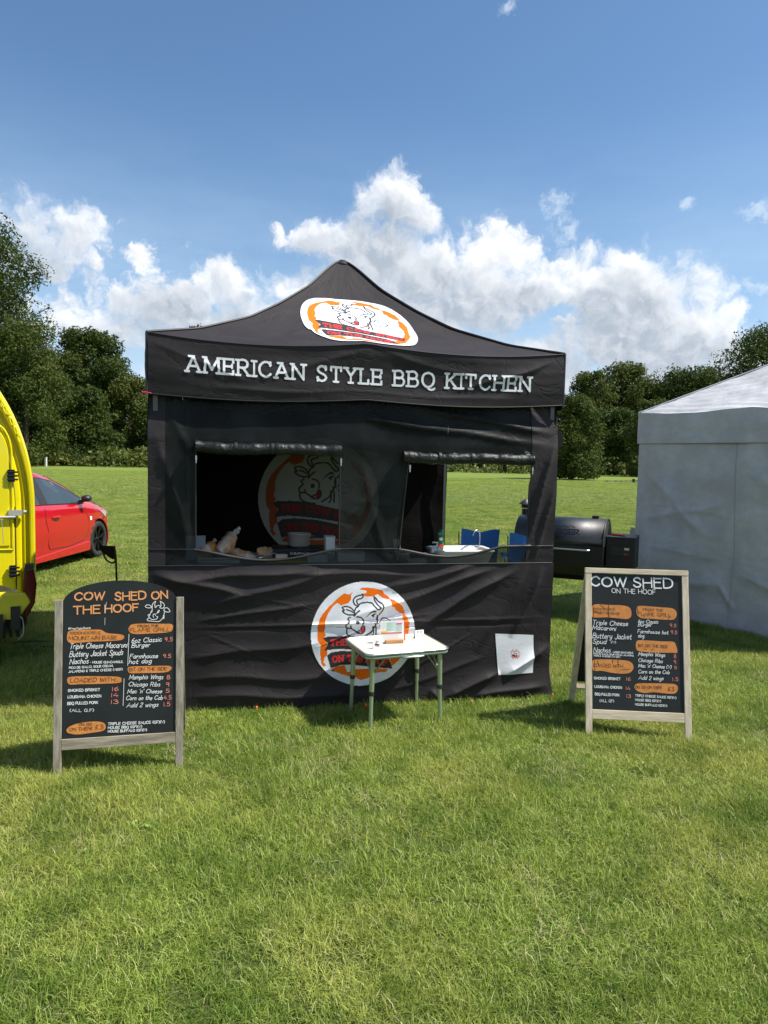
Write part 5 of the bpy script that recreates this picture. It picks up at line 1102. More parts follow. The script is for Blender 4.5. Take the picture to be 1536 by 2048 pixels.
# sink
sk = empty('sink_basin', 'white sunlit plastic sink basin by the open side seen through the right window', 'sink', GZ(2.24, .96, .83), TA+.02); SW, SD, SH = .53, .36, .135
prof = [(0.0, SH, 0), (.012, SH+.008, 0), (.03, SH, 0), (.05, .02, .03)]
q_ = MB(); rings = [(0.045, 0.0), (0.0, SH-.012), (-.012, SH), (-.006, SH+.010), (.022, SH+.010), (.030, SH-.004), (.060, .018)]
nn_ = len(rrect(0, 0, SW, SD, .05)); vs = []
for ins, z in rings: vs += [(x, y, z) for x, y in rrect(ins, ins, SW-ins, SD-ins, max(.02, .055-ins*.3))]
fs = [(i*nn_+k, i*nn_+(k+1) % nn_, (i+1)*nn_+(k+1) % nn_, (i+1)*nn_+k) for i in range(len(rings)-1) for k in range(nn_)]; fs.append(tuple(range((len(rings)-1)*nn_, len(rings)*nn_))); fs.append(tuple(range(nn_))[::-1])
q_.add(vs, fs, 0, True); q_.build('basin', mat('sink_white', (.74, .74, .70), .3), sk, fix=False)
q_ = MB(); q_.tube([(.50, .32, .12), (.505, .325, .22), (.50, .32, .275), (.47, .30, .295), (.435, .28, .285), (.415, .27, .245)], .006, 8); q_.build('tap', STEEL, sk, fix=False)
b = empty('washing_up_bottle', 'green washing-up liquid bottle standing cap down on the sink edge', 'bottle', GZ(2.33, 1.17, .90), TA); GRN = mat('green_liquid', (.03, .14, .06), .15, coat=.4); q_ = MB(); q_.lathe([(.016, .035), (.028, .055), (.034, .10), (.030, .145), (.034, .19), (.030, .225), (.012, .236), (0, .237)], n=18, ry=.6); q_.build('bottle_body', GRN, b, fix=False)
q_ = MB(); q_.lathe([(.015, 0), (.018, .004), (.016, .036)], n=14); q_.build('cap', PRR, b, fix=False)
for z_, m_, r2 in ((.095, PRR, .020), (.155, PLW, .018)):
    q_ = MB(); q_.add([(r2*cos(t), -.0218, z_+r2*.8*sin(t)) for t in np.linspace(0, 2*pi, 14)[:-1]], [tuple(range(13))]); q_.build('bottle_label', m_, b, fix=False)
b = empty('soap_dispenser', 'small clear blue soap pump bottle on the sink edge', 'soap bottle', GZ(2.27, 1.06, .90), TA); q_ = MB(); q_.lathe([(.028, 0), (.032, .01), (.032, .075), (.02, .095), (.012, .10)], n=16, ry=.7); q_.build('bottle_body', mat('blue_soap', (.28, .42, .48), .12), b, fix=False)
q_ = MB(); q_.tube([(0, 0, .10), (0, 0, .135)], .006, 8); q_.tube([(.006, 0, .135), (-.04, -.004, .138), (-.045, -.004, .128)], .006, 6); q_.build('pump', PLW, b, fix=False)
b = empty('sponge_pack', 'small white sponge pack at the left corner of the sink', 'sponge', GZ(2.22, 1.00, .955), TA+.3); bx((0, 0, .02), (.05, .03, .04)).build('sponge', PLW, b, bevel=.006); bx((0, 0, .043), (.048, .028, .006)).build('scourer', mat('pale_blue', (.45, .6, .68), .7), b)

# ---------------------------------------------------------------- blue camping chairs behind
BLUE = mat('blue_nylon', (.012, .18, .72), .42, noise=.3, nscale=4, bump=.006, bscale=9, spec=.6, sheen=.3); BLUEL = mat('light_blue_nylon', (.08, .34, .85), .5, bump=.006, bscale=12)
def chair(label, loc, rz):
    r_ = empty('camping_chair', label, 'camping chair', loc, rz, 'blue folding camping chairs behind the gazebo'); W_, D_ = .45, .44
    f = lambda u, v: np.stack([(u-.5)*W_*(1+.04*v), .10*v+D_/2+-.015*np.sin(u*pi), .42+.50*v+.015*np.sin(u*9)+.02*(np.abs(u-.5)*2)**4*(v > .8)], -1)
    grid('backrest', f, np.linspace(0, 1, 16), np.linspace(0, 1, 12), BLUE, r_)
    grid('seat', lambda u, v: np.stack([(u-.5)*W_, (v-.5)*D_, .44-.06*np.sin(u*pi)*np.sin(v*pi)+.02*(1-v)], -1), np.linspace(0, 1, 12), np.linspace(0, 1, 12), BLUE, r_)
    for s in (-1, 1):
        grid('armrest', lambda u, v: np.stack([s*(W_/2+.03)+(v-.5)*.09+0*u, -D_/2+u*D_*1.25, .66-.015*np.sin(u*pi)-.03*np.abs(v-.5)], -1), np.linspace(0, 1, 10), np.linspace(0, 1, 6), BLUEL, r_)
        for y in (-D_/2, D_/2):
            q_ = MB(); q_.tube([(s*(W_/2+.04), y, 0), (s*(W_/2), y*1.02, .44), (s*(W_/2+.02), y*1.05, .65 if y < 0 else .90)], .008, 7); q_.build('leg', FRAME, r_, fix=False)
        q_ = MB(); q_.tube([(s*(W_/2+.03), -D_/2, .03), (-s*(W_/2+.03), D_/2-.02, .42)], .007, 6); q_.build('cross_bar', FRAME, r_, fix=False)
    return r_
chair('left one of the two blue camping chairs seen through the right serving window', (1.12, 8.75, 0), pi+.12)
chair('right one of the two blue camping chairs, partly hidden by the gazebo front', (1.70, 8.35, 0), pi-.10)

# ---------------------------------------------------------------- pellet grill
GBLK = mat('grill_black', (.010, .013, .018), .42, spec=.5, coat=.05, noise=.3, nscale=3); GDK = mat('grill_dark', (.008, .008, .009), .5)
GB = mat('grill_side', (.06, .06, .062), .45, .4)
ga = atan2(-.44, .90); gr = empty('pellet_grill', 'black barrel shaped pellet grill with silver handle between the two gazebos', 'grill', (2.545-1.02*cos(ga), 7.96-1.02*sin(ga), 0), ga)
GLn = 1.0; R_ = .285; zc = .845
pr = [(R_*cos(t), zc+R_*sin(t)) for t in np.linspace(-.02, pi+.02, 22)]
pb = [(-R_, zc-.006), (-R_, .62), (-R_*.82, .50), (-R_*.45, .43), (R_*.45, .43), (R_*.82, .50), (R_, .62), (R_, zc-.006)]
def extr(pf, x0, x1): n = len(pf); return MB().add([(x0, y, z) for y, z in pf]+[(x1, y, z) for y, z in pf], [tuple(range(n))[::-1], tuple(range(n, 2*n))]+[(i, (i+1) % n, (i+1) % n+n, i+n) for i in range(n)])
b = extr(pr, 0, GLn); b.sm = [False, False]+[True]*(len(b.f)-2); b.build('lid', GBLK, gr, fix=True)
extr(pb, 0, GLn).build('barrel', GDK, gr)
b = extr([(y*.9, zc+(z-zc)*.9) for y, z in pr], GLn, GLn+.006); b.build('end_plate', GB, gr)
q_ = MB(); q_.tube([(GLn-.003, y, z) for y, z in pr], .007, 6); q_.build('lid_rim', GB, gr, fix=False)
q_ = MB(); q_.tube([(.12, -R_-.004, zc-.05), (.125, -R_-.05, zc-.05), (.15, -R_-.055, zc-.05), (.83, -R_-.055, zc-.05), (.855, -R_-.05, zc-.05), (.86, -R_-.004, zc-.05)], .011, 8); q_.build('handle', STEEL, gr, fix=False)
GLET = mat('embossed_letter', (.022, .026, .03), .22, .4)
q_ = MB(); fl = lambda x, s, l: (x, -(R_+.0025+l)*cos(s/R_), zc+(R_+.0025+l)*sin(s/R_))
line_text(q_, 'TRAEGER', (.27, .115), (.73, .115), .062, .009, fl, slab=True)
for x0_ in (.36, .46, .56, .64): ribbon(q_, [(x0_-.04, .20), (x0_-.01, .225), (x0_+.01, .215), (x0_+.04, .20)], .006, fl)
q_.build('lettering', GLET, gr, fix=False)['kind'] = 'stuff'
q_ = MB(); q_.lathe([(.045, .78), (.045, 1.19)], (.01, .16, 0), 18); q_.lathe([(.052, 1.20), (.052, 1.24)], (.01, .16, 0), 18); q_.tube([(.05, .16, .86), (.01, .16, .80)], .035, 10); ch_ = q_.build('chimney', GDK, gr, fix=False)
q_ = MB(); q_.lathe([(.085, 1.245), (.083, 1.252), (.0, 1.315)], (.01, .16, 0), 20); q_.build('chimney_cap', GB, ch_, fix=False)
bx((.86, 0, zc+R_+.014), (.07, .05, .028)).build('lid_stop', GDK, gr)
hp = bx((GLn+.165, .02, .765), (.30, .40, .35)).build('hopper', GDK, gr, bevel=.006)
bx((GLn+.165, .02, .947), (.31, .41, .012)).build('hopper_lid', GB, hp, bevel=.003)
bx((GLn+.17, -.186, .80), (.20, .010, .09)).build('control_panel', BLKP, hp); bx((GLn+.15, -.193, .805), (.09, .004, .04)).build('display', mat('display_glass', (.05, .06, .06), .1), hp)
bx((GLn+.235, -.193, .825), (.05, .004, .024)).build('badge_plate', mat('plate_grey', (.55, .55, .55), .5), hp); bx((GLn+.225, -.193, .765), (.035, .004, .012)).build('red_button', PRR, hp)
q_ = MB(); q_.tube([(GLn+.05, -.05, .962), (GLn+.20, -.09, .958)], [.012, .008], 8); o = q_.build('red_tool', PRR, None, fix=False); o.parent = None
o.matrix_world = Matrix.Translation(gr.location) @ Matrix.Rotation(ga, 4, 'Z'); tag(o, 'red handled tool lying on the hopper lid of the black grill', 'tool')
for x in (.08, GLn-.06):
    for y in (-.2, .2): 
        q_ = MB(); q_.beam((x, y*1.15, 0.02), (x, y*.8, .50), .035, .035); q_.build('leg', GDK, gr)
for y in (-.23, .23):
    q_ = MB(); q_.lathe([(.08, -.02), (.085, -.01), (.085, .01), (.08, .02)], (.08, y, .085), 18, 'Y'); q_.build('wheel', BLKP, gr, fix=False)

# ---------------------------------------------------------------- yellow trailer
def yellow():
    m = mat('yellow_gloss', (.78, .66, .004), .22, spec=.5, coat=.5, noise=.06, nscale=2); return m
YEL = yellow(); YED = mat('yellow_worn', (.66, .60, .03), .4, noise=.25, nscale=3)
da = radians(30); tr_ = empty('horse_trailer', 'bright yellow rounded catering trailer cut off by the left edge of the picture', 'trailer', (-2.88-.95*cos(da), 5.85-.95*sin(da), 0), da)
# local: x across (right edge +.95), y away from viewer, z up
ZS = 1.30; Z0 = .60
def arch_pts(a, h, z0=Z0, n=40, ex=2.0):
    P = [(a, z0+(ZS-z0)*k/8) for k in range(8)]
    P += [(a*cos(t), ZS+h*sin(t)) for t in np.linspace(0, pi, n)]
    return P+[(-a, ZS-(ZS-z0)*(k+1)/8) for k in range(8)]
def rings_mesh(name, R, m, fill=False, y0=0):
    q_ = MB(); vs = []; n = len(arch_pts(1, 1))
    for a, h, y, z0 in R: vs += [(x, y, z) for x, z in arch_pts(a, h, z0)]
    fs = [(i*n+k, i*n+k+1, (i+1)*n+k+1, (i+1)*n+k) for i in range(len(R)-1) for k in range(n-1)]
    if fill: fs.append(tuple(range((len(R)-1)*n, len(R)*n)))
    q_.add(vs, fs, 0, True); return q_.build(name, m, tr_, fix=True)
rings_mesh('shell', [(.70, 1.15, 3.1, .7), (.86, 1.30, 2.95, .6), (.935, 1.38, 2.6, .55), (.95, 1.40, 1.5, .55), (.95, 1.40, .06, .55), (.945, 1.394, .02, .55), (.932, 1.380, .0, .55)], YEL)
rings_mesh('rear_frame', [(.932, 1.380, 0, .55), (.928, 1.365, .0, .55), (.922, 1.315, .002, .55), (.915, 1.262, .0, .55), (.908, 1.252, .004, .55), (.904, 1.247, .07, .55), (.876, 1.218, .08, .55), (.874, 1.214, .028, .55), (.868, 1.206, .026, .55), (.862, 1.20, .055, .55), (.850, 1.186, .055, .55), (.842, 1.174, .006, .55), (.834, 1.164, .0, .55), (.805, 1.126, .0, .55)], YEL)
rings_mesh('door', [(.802, 1.122, .03, .62), (.800, 1.12, .004, .62), (.792, 1.112, -.003, .62), (.778, 1.09, -.004, .62), (.60, .84, -.006, .7), (.4, .55, -.007, .8)], YEL, True)
q_ = MB(); xc, aw = .665, .115
P_ = [(xc+aw, -.008, z) for z in np.linspace(.95, 1.72, 8)]+[(xc+aw*cos(t), -.008, 1.72+.24*sin(t)) for t in np.linspace(.1, pi-.1, 16)]+[(xc-aw, -.008, z) for z in np.linspace(1.72, .95, 8)]
q_.tube(P_, .009, 8, closed=True); q_.build('door_moulding', YEL, tr_, fix=False)
b = MB(); b.prism([(xc+(x-xc)*.82, 1.33+(z-1.33)*.93) for x, y, z in P_], -.016, -.004); b.build('door_panel', YEL, tr_, bevel=.006)
q_ = MB()
for x0_ in (.80,): q_.tube([(x0_, -.001, z) for z in np.linspace(.62, 1.3, 6)], .004, 5)
q_.build('door_gap', mat('dark_gap', (.03, .026, .005), .8), tr_, fix=False)
# raised lettering following the arch
q_ = MB(); txt = 'OTTERPOOL'
def af(s, y, l): 
    t = s; return (.915*cos(t), 0, ZS+1.36*sin(t))
stx, wx = text_run(txt, .3, .5, True)
t0, t1 = radians(52), radians(24)
for s in stx:
    pts = []
    for p in s:
        t = t0+(t1-t0)*p[0]/wx; hh = 1.275+.068*p[1]; aa = .917+.008*p[1]; pts.append((aa*cos(t), -.010, ZS+hh*sin(t)))
    q_.tube(pts, .009, 6)
q_.build('raised_lettering', YEL, tr_, fix=False)['kind'] = 'stuff'
# lower bodywork, bumper, lamps
def pr2(poly, y0, y1, name, m, bevel=0.0): b = MB(); b.prism(poly, y0, y1); return b.build(name, m, tr_, bevel=bevel)
pr2([(-.93, .40), (.80, .40), (.93, .54), (.93, .62), (.86, .60), (-.93, .60)], -.03, .30, 'lower_body', YEL, .012)
pr2([(.58, .40), (.80, .38), (.90, .52), (.86, .60), (.70, .60), (.64, .53), (.58, .50)], -.10, -.03, 'bumper_corner', YED, .012)
lp = pr2([(.845, .335), (.93, .50), (.948, .66), (.925, .80), (.86, .79), (.842, .60)], -.075, -.005, 'tail_lamp', mat('lamp_red', (.10, .006, .006), .12, coat=.5), .012)
b = MB(); b.prism([(.838, .40), (.850, .40), (.872, .80), (.858, .80)], -.072, -.01); b.build('lamp_body', BLKP, lp)
b = MB(); b.prism([(.855, .79), (.93, .80), (.925, .83), (.862, .83)], -.08, -.0); b.build('lamp_cap', BLKP, lp)
for z in (1.55, .77):
    b = MB(); b.box((.775, -.028, z), (.050, .02, .10)); 
    for k in range(3): b.tube([(.745, -.034, z-.03+.03*k), (.825, -.034, z-.03+.03*k)], .008, 6)
    b.build('hinge', BLK, tr_, fix=False)
LAT = mat('zinc', (.62, .61, .55), .35, .7)
b = MB(); b.box((.80, -.03, 1.25), (.10, .022, .045)); b.tube([(.66, -.036, 1.215), (.80, -.036, 1.215)], .012, 8); b.tube([(.86, -.036, 1.255), (.88, -.036, 1.255)], .016, 8); b.tube([(.70, -.04, 1.21), (.705, -.05, 1.10), (.71, -.045, 1.0)], .003, 5); b.build('door_latch', LAT, tr_, fix=False)
b = MB(); b.box((.645, -.026, 1.22), (.015, .02, .10)); b.build('latch_keep', BLK, tr_)
bx((.785, -.09, .40), (.07, .06, .19)).build('buffer_block', BLKP, tr_); bx((.66, -.11, .36), (.07, .06, .16)).build('buffer_block', BLKP, tr_)
b = MB(); b.box((0, 1.3, .44), (1.3, 2.4, .08)); b.build('chassis', BLK, tr_)
for k in range(7): b = MB(); b.box((.50+.05*k, -.08, .30), (.022, .02, .12)); b.build('step_bar', BLK, tr_)
b = MB(); b.tube([(.66, -.02, .42), (.66, -.03, .01)], .014, 8); b.tube([(.66, -.03, .014), (.66, -.03, 0)], [.03, .035], 10); b.build('prop_stand', BLK, tr_, fix=False)
for sx in (-1, 1):
    for yy in (1.3,):
        b = MB(); b.lathe([(.10, -.09), (.30, -.09), (.33, -.06), (.33, .06), (.30, .09), (.10, .09)], (sx*.84, yy, .33), 26, 'X'); b.build('wheel', BLKP, tr_, fix=False)
b = MB(); b.tube([(-.3, 3.0, .42), (0, 4.0, .45)], .03, 8); b.tube([(.3, 3.0, .42), (0, 4.0, .45)], .03, 8); b.tube([(0, 3.9, .45), (0, 3.9, 0)], .025, 8); b.build('drawbar', BLK, tr_, fix=False)
# cables on the grass
cb = MB(); c0 = ground_at(38, 1283); P_ = [(c0[0]+.02*k+.17*(1-cos(k*.55)), c0[1]-.12+.09*sin(k*.55), .014) for k in range(13)]
cb.tube(catmull(P_, 4), .010, 7); o = cb.build('cable', BLKP, None, fix=False); tag(o, 'black cable coiled on the shaded grass beside the yellow trailer', 'cable')
cb = MB(); w0 = Vector(tuple(ground_at(40, 1285))); cb.tube(catmull([tuple(w0+Vector((-.04, .05, .25))), tuple(w0+Vector((.02, .02, .20))), tuple(w0+Vector((.03, 0, .08))), tuple(w0+Vector((-.02, 0, .02)))], 5), .006, 6); o = cb.build('cord', PLW, None, fix=False); tag(o, 'thin white cord hanging from the trailer bumper to the grass', 'cord')

# ---------------------------------------------------------------- red car
RED = mat('red_paint', (.46, .004, .014), .20, coat=1.0, spec=.5); GLS = mat('tinted_glass', (.035, .045, .046), .03, spec=1.0); TYRE = mat('tyre', (.018, .018, .018), .8); RIMB = mat('black_rim', (.012, .012, .013), .3, .5); RIML = mat('rim_face', (.30, .30, .31), .3, .9)
ca = radians(-3)    # heading away from the viewer, a little to the right
fx, fy = sin(-ca), cos(ca)
car = empty('parked_car', 'red three door hatchback parked on the grass behind the yellow trailer', 'car', (-4.87-.78-2.51*fx, 12.0-2.51*fy, 0), ca)
# local: y forward, x right; rear axle at y = 0, front axle y = 2.51
ys = np.concatenate([np.linspace(-.74, -.60, 5), np.linspace(-.5, 3.0, 76), np.linspace(3.08, 3.26, 6)])
def prof_(y): 
    bw = np.interp(y, [-.74, -.6, -.2, 1.0, 2.3, 2.9, 3.15, 3.26], [.60, .78, .85, .868, .86, .80, .66, .50])
    sh = np.interp(y, [-.74, -.5, 0, .8, 1.6, 1.95, 2.5, 2.9, 3.15, 3.26], [.90, .98, 1.00, .975, .945, .93, .86, .77, .66, .56])
    top = np.interp(y, [-.74, -.55, -.35, 0.1, .6, 1.0, 1.35, 1.75, 2.05, 2.25, 2.6, 2.95, 3.15, 3.26], [.95, 1.15, 1.36, 1.455, 1.475, 1.465, 1.41, 1.24, 1.075, 1.01, .95, .84, .72, .60])
    return bw, sh, top
def body_section(y):
    bw, sh, top = prof_(y); g = max(0.0, min(1.0, (top-sh-.06)/.38)); rw = bw-(.05+.22*g); 
    return [(bw*.80, .17), (bw*.955, .19), (bw*.985, .27), (bw*.985, .36), (bw*.995, .44), (bw*1.005, .55), (bw*1.0, .66), (bw*.992, .76), (bw*.985, (sh+.76)/2 if sh > .8 else .76+.0*sh), (bw*.972, sh-.03) if sh > .82 else (bw*.97, sh), (bw*.945, sh+.012), ((bw*.94+rw)/2+.012, (sh+top-.06)/2), (rw+.008, top-.075 if g > .1 else sh+.02), (rw-.06, top-.022), (rw*.55, top), (0, top+.012)]
secs = [body_section(y) for y in ys]; ns = len(secs[0]); V_ = []; F_ = []; MI = []
for s in (1, -1):
    o_ = len(V_)
    for y, sec in zip(ys, secs): V_ += [(s*x, y, z) for x, z in sec]
    for i in range(len(ys)-1):
        for k in range(ns-1):
            yc = (ys[i]+ys[i+1])/2; zc_ = (secs[i][k][1]+secs[i][k+1][1])/2
            if k < 7 and any((yc-a)**2+(zc_-.31)**2 < .352**2 for a in (0, 2.51)): continue
            F_.append((o_+i*ns+k, o_+i*ns+k+1, o_+(i+1)*ns+k+1, o_+(i+1)*ns+k) if s > 0 else (o_+i*ns+k, o_+(i+1)*ns+k, o_+(i+1)*ns+k+1, o_+i*ns+k+1))
for e in (0, len(ys)-1):
    F_.append(tuple([e*ns+k for k in range(ns)]+[len(ys)*ns+e*ns+k for k in range(ns-1, -1, -1)]))
b = MB(); b.add(V_, F_, 0, True); bo = b.build('body', RED, car)
def side_pt(y, z, s=1, off=.004):
    bw, sh, top = prof_(y); sec = body_section(y)
    for k in range(8, len(sec)-2):
        if sec[k][1] <= z <= sec[k+1][1]+1e-6:
            f = (z-sec[k][1])/max(1e-6, sec[k+1][1]-sec[k][1]); return (s*(sec[k][0]*(1-f)+sec[k+1][0]*f+off), y, z)
    k = max(range(len(sec)), key=lambda i: -abs(sec[i][1]-z)); return (s*(sec[k][0]+off), y, z)
def side_sheet(name, y0, y1, zlo, zhi, m, s, off=.005, n=16, parent=None):
    q_ = MB(); vs = []; ny = 14
    for i in range(ny):
        y = y0+(y1-y0)*i/(ny-1); a, b2 = zlo(y), zhi(y)
        for j in range(6): vs.append(side_pt(y, a+(b2-a)*j/5, s, off))
    fs = [(i*6+j, i*6+j+1, (i+1)*6+j+1, (i+1)*6+j) for i in range(ny-1) for j in range(5)]
    q_.add(vs, fs, 0, True); return q_.build(name, m, parent or car, fix=False)
roofz = lambda y: prof_(y)[2]-.085
for s in (1, -1):
    side_sheet('door_window', .90, 1.98, lambda y: prof_(y)[1]+.02, lambda y: max(prof_(y)[1]+.026, roofz(y)-.012-.0*y), GLS, s, .006)
    side_sheet('rear_window', -.20, .70, lambda y: prof_(y)[1]+.035+.10*max(0, .1-y), lambda y: roofz(y)-.015, GLS, s, .006)
    side_sheet('window_pillar', .705, .895, lambda y: prof_(y)[1]+.015, lambda y: roofz(y)-.012, BLKP, s, .008)
    q_ = MB(); yy = np.linspace(-.22, 1.99, 40); q_.tube([side_pt(y, prof_(y)[1]+.016, s, .004) for y in yy], .009, 5); q_.tube([side_pt(y, max(prof_(y)[1]+.024, roofz(y)-.008), s, .004) for y in yy], .007, 5); q_.build('window_trim', BLKP, car, fix=False)
    def sx_(y, z, off=.003):
        sec = body_section(y)
        for k in range(len(sec)-1):
            if sec[k][1] <= z < sec[k+1][1]: f = (z-sec[k][1])/(sec[k+1][1]-sec[k][1]); return (s*(sec[k][0]*(1-f)+sec[k+1][0]*f+off), y, z)
        return (s*(sec[8][0]+off), y, z)
    q_ = MB(); DG = bpy.data.materials.get('door_gap_dark') or mat('door_gap_dark', (.05, .003, .004), .6)
    q_.tube([sx_(.78+.0*z, z, .0) for z in np.linspace(.93, .75, 5)]+[sx_(.82, .62, .0), sx_(.84, .40, .0), sx_(.88, .33, .0), sx_(1.5, .31, .0), sx_(1.95, .36, .0), sx_(2.08, .50, .0), sx_(2.08, .70, 0), sx_(2.0, .88, 0)], .006, 5); q_.build('door_gap', DG, car, fix=False)
    q_ = MB(); q_.tube([sx_(.94, .79, .012), sx_(1.0, .80, .035), sx_(1.10, .795, .03), sx_(1.15, .785, .010)], [.012, .016, .016, .010], 8); q_.build('door_handle', RED, car, fix=False)
    q_ = MB(); m0 = Vector(side_pt(1.86, .97, s, .02)); q_.lathe([(.001, -.07), (.05, -.06), (.075, -.02), (.08, .03), (.07, .06), (.001, .065)], (m0.x+s*.11, m0.y, m0.z+.06), 16, 'Y', ry=.72); q_.tube([m0, (m0.x+s*.09, m0.y, m0.z+.03)], [.035, .022], 8); q_.build('wing_mirror', BLKP, car, fix=False)
    q_ = MB(); sill = [(.36, .17), (2.12, .17), (2.14, .30), (2.08, .32), (.36, .25)]
    q_.add([(s*(prof_(y)[0]*.96+e), y, z) for e in (0, .045) for y, z in sill], [(0, 1, 2, 3, 4), (9, 8, 7, 6, 5)]+[(i, i+5, (i+1) % 5+5, (i+1) % 5) for i in range(5)]); q_.build('side_skirt', RED, car, bevel=.01)
    q_ = MB(); hl = [side_pt(2.62, .84, s, .01), side_pt(2.95, .73, s, .012), side_pt(3.02, .64, s, .012), side_pt(2.80, .70, s, .012)]; q_.add([sx_(2.55, .80, .006), sx_(2.85, .75, .010), sx_(3.08, .66, .012), sx_(3.06, .58, .012), sx_(2.80, .66, .01)], [(0, 1, 2, 3, 4)]); q_.build('headlight', mat('lamp_glass', (.35, .37, .36), .08) if 'lamp_glass' not in bpy.data.materials else bpy.data.materials['lamp_glass'], car, fix=False)
    q_ = MB(); q_.add([sx_(-.60, .95, .008), sx_(-.70, .90, .01), sx_(-.70, .70, .012), sx_(-.56, .72, .008)], [(0, 1, 2, 3)]); q_.build('tail_light', PRR, car, fix=False)
    for a in (0, 2.51):
        bw = prof_(a)[0]
        q_ = MB(); q_.tube([(s*bw*.985, a+.352*cos(t), .31+.352*sin(t)) for t in np.linspace(-.28, pi+.28, 30)], .016, 6); q_.build('arch_lip', RED, car, fix=False)
        q_ = MB(); q_.lathe([(.36, -.16), (.36, 0)], (s*(bw-.02) if s > 0 else s*(bw-.02)+.16, a, .31), 26, 'X', caps=False); q_.add([(s*(bw-.18), a+.36*cos(t), .31+.36*sin(t)) for t in np.linspace(0, 2*pi, 25)[:-1]], [tuple(range(24))]); q_.build('arch_liner', BLKP, car, fix=False)
        wr = bpy.data.objects.new('wheel', None); COL.objects.link(wr); wr.parent = car; wr.location = (s*(bw-.10), a, .305)
        q_ = MB(); q_.lathe([(.20, -.095), (.285, -.098), (.305, -.075), (.308, 0), (.305, .075), (.285, .098), (.215, .095), (.205, .06)], (0, 0, 0), 32, 'X', caps=False); q_.build('tyre', TYRE, wr, fix=False)
        q_ = MB(); q_.lathe([(.205, -.09), (.205, .07), (.215, .08), (.218, .09)], (0, 0, 0), 30, 'X', caps=False)
        x1 = s*.075
        for k in range(7):
            t = 2*pi*k/7+.3
            for dt in (-.10, .10): q_.beam((x1-s*.02, .045*cos(t), .045*sin(t)), (x1, .205*cos(t+dt), .205*sin(t+dt)), .026, .022, (1, 0, 0))
        q_.lathe([(.001, x1+s*.004), (.035, x1), (.05, x1-s*.03)], (0, 0, 0), 14, 'X'); q_.build('rim', RIMB, wr, fix=False)
        q_ = MB(); q_.lathe([(.14, s*.01), (.001, s*.01)], (0, 0, 0), 20, 'X'); q_.build('brake_disc', RIML, wr, fix=False)
# windscreen, rear window, small badge
def across(name, y0, y1, m, w0=.90):
    q_ = MB(); vs = []
    for i in range(9):
        y = y0+(y1-y0)*i/8; sec = body_section(y); P = sorted([(x, z) for x, z in sec[11:]], key=lambda p: p[0])
        for j in range(11):
            x = -1+2*j/10; xx = abs(x)*sec[12][0]*w0; z = np.interp(xx, [p[0] for p in P], [p[1] for p in P]); vs.append((xx*(1 if x > 0 else -1), y, z+.006))
    q_.add(vs, [(i*11+j, i*11+j+1, (i+1)*11+j+1, (i+1)*11+j) for i in range(8) for j in range(10)], 0, True); q_.build(name, m, car, fix=False)
across('windscreen', 1.30, 2.10, GLS); across('tailgate_window', -.60, -.25, GLS)
b = MB(); b.add([sx_(2.14, .66), sx_(2.20, .66), sx_(2.20, .72), sx_(2.14, .72)], [(0, 1, 2, 3)]); b.v = [(abs(v[0]), v[1], v[2]) for v in b.v]; b.build('wing_badge', PW, car, fix=False)

# ---------------------------------------------------------------- small things
MB_ = MB(); sx0 = at(232, 1150, 7.0); st = empty('folded_chair', 'black folded cloth hanging from a bent metal stake behind the left menu board', 'folded chair', (float(sx0[0]), 7.0, 0), 0)
q_ = MB(); q_.tube([(.02, 0, 0), (0, 0, .70), (-.015, 0, .835)], .010, 8); q_.build('stake', BLK, st, fix=False)
q_ = MB(); q_.add([(-.02, -.01, .83), (-.15, -.02, .835), (-.165, -.02, .80), (-.10, -.015, .745), (-.03, -.012, .70), (0, -.01, .70), (-.02, .02, .83), (-.15, .02, .835), (-.165, .02, .80), (-.10, .018, .745), (-.03, .016, .70), (0, .014, .70)], [(0, 1, 2, 3, 4, 5), (11, 10, 9, 8, 7, 6)]+[(i, i+6, (i+1) % 6+6, (i+1) % 6) for i in range(6)]); q_.build('cloth', INNER, st, bevel=.004)
q_ = MB(); q_.tube(catmull([(-.13, 0, .77), (-.10, 0, .70), (-.05, 0, .665), (-.01, 0, .68), (0, 0, .75)], 5), .010, 7); q_.build('loop', BLKP, st, fix=False)
def farpost(name, label, px, py, Z, w_, h_, m, cat, group=None, d_=.1):
    p = ground_at(px, py); r_ = empty(name, label, cat, p, 0, group); q_ = MB(); q_.box((0, 0, h_/2), (w_, d_, h_)); q_.build('body', m, r_, bevel=.01); return r_, p
WP = mat('white_post_paint', (.72, .70, .64), .6); LOG = mat('pale_timber', (.42, .40, .30), .8, noise=.3, nscale=4)
r_, p = farpost('marker_post', 'short white marker post at the foot of the trees above the red car', 92, 933, 90, .22, 1.15, WP, 'post', d_=.22); bx((0, 0, 1.18), (.26, .26, .06)).build('cap', WP, r_)
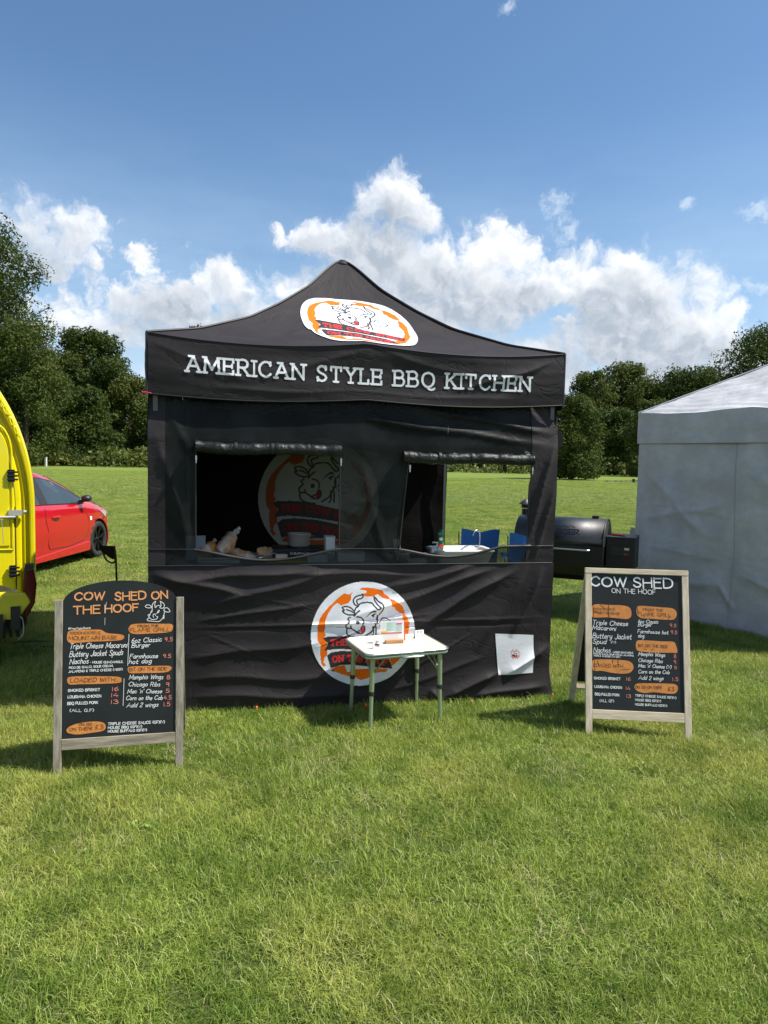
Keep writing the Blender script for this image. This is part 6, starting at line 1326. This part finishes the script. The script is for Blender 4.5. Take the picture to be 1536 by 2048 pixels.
for (px, py, w_, h_, lb) in ((1228, 963.5, 1.75, .16, 'long low pale plank bench lying on the far grass left of the white gazebo'), (1262, 964.5, 1.10, .09, 'pale plank flat on the far grass touching the edge of the white gazebo'), (1183, 961.5, .45, .09, 'short pale plank by the trunk of the young tree')):
    p = ground_at(px, py); r_ = empty('plank', lb, 'plank', p, 0, 'pale planks on the far grass'); bx((0, 0, h_-.04), (w_, .30, .08)).build('board', LOG, r_)
    for x in (-w_*.42, w_*.1, w_*.42): bx((x, 0, max(.02, (h_-.08)/2)), (.10, .26, max(.03, h_-.08))).build('block', BLKP, r_)
p = ground_at(1267, 965); r_ = empty('field_bin', 'small dark bin on the far grass beside the white gazebo edge', 'bin', p, .3); q_ = MB(); q_.lathe([(.11, 0), (.14, .32), (.15, .33), (.15, .35), (.12, .35)], n=12); q_.build('bin_body', BLKP, r_, fix=False); bx((0, 0, .36), (.2, .2, .02)).build('bin_lid', BLKP, r_)
p = ground_at(1176, 956); r_ = empty('tree_guard', 'orange tape wrapped round a stake at the foot of the young tree', 'stake', p, 0); bx((0, 0, .45), (.10, .10, .9)).build('stake_wood', LOG, r_); bx((0, 0, .55), (.13, .13, .35)).build('tape', mat('orange_tape', (.75, .28, .08), .6), r_)
# guy pegs of the white gazebo and clover in the lawn
CLV = mat('broad_leaf', (.20, .30, .06), .5, noise=.3, nscale=20)
def weeds():
    V = []; F = []; n = 0
    for (px, py) in [(272, 1665), (300, 1670), (165, 1728), (1290, 1545)]:
        c = ground_at(px, py)
        for k in range(9):
            a = random.uniform(0, 6.28); r1 = random.uniform(.015, .05); s = random.uniform(.006, .013); z = random.uniform(.022, .042)
            x, y = c[0]+r1*cos(a), c[1]+r1*sin(a); d = np.array([cos(a), sin(a)]); e = np.array([-sin(a), cos(a)])
            V += [(x-d[0]*s, y-d[1]*s, z), (x+e[0]*s*.6, y+e[1]*s*.6, z+.004), (x+d[0]*s, y+d[1]*s, z+.006), (x-e[0]*s*.6, y-e[1]*s*.6, z+.004)]; F.append((n, n+1, n+2, n+3)); n += 4
    o = raw_mesh('lawn_weeds', V, F, CLV, None, False); tag(o, 'small broad leaved weeds scattered in the front lawn grass', 'weeds', kind='stuff')
weeds()
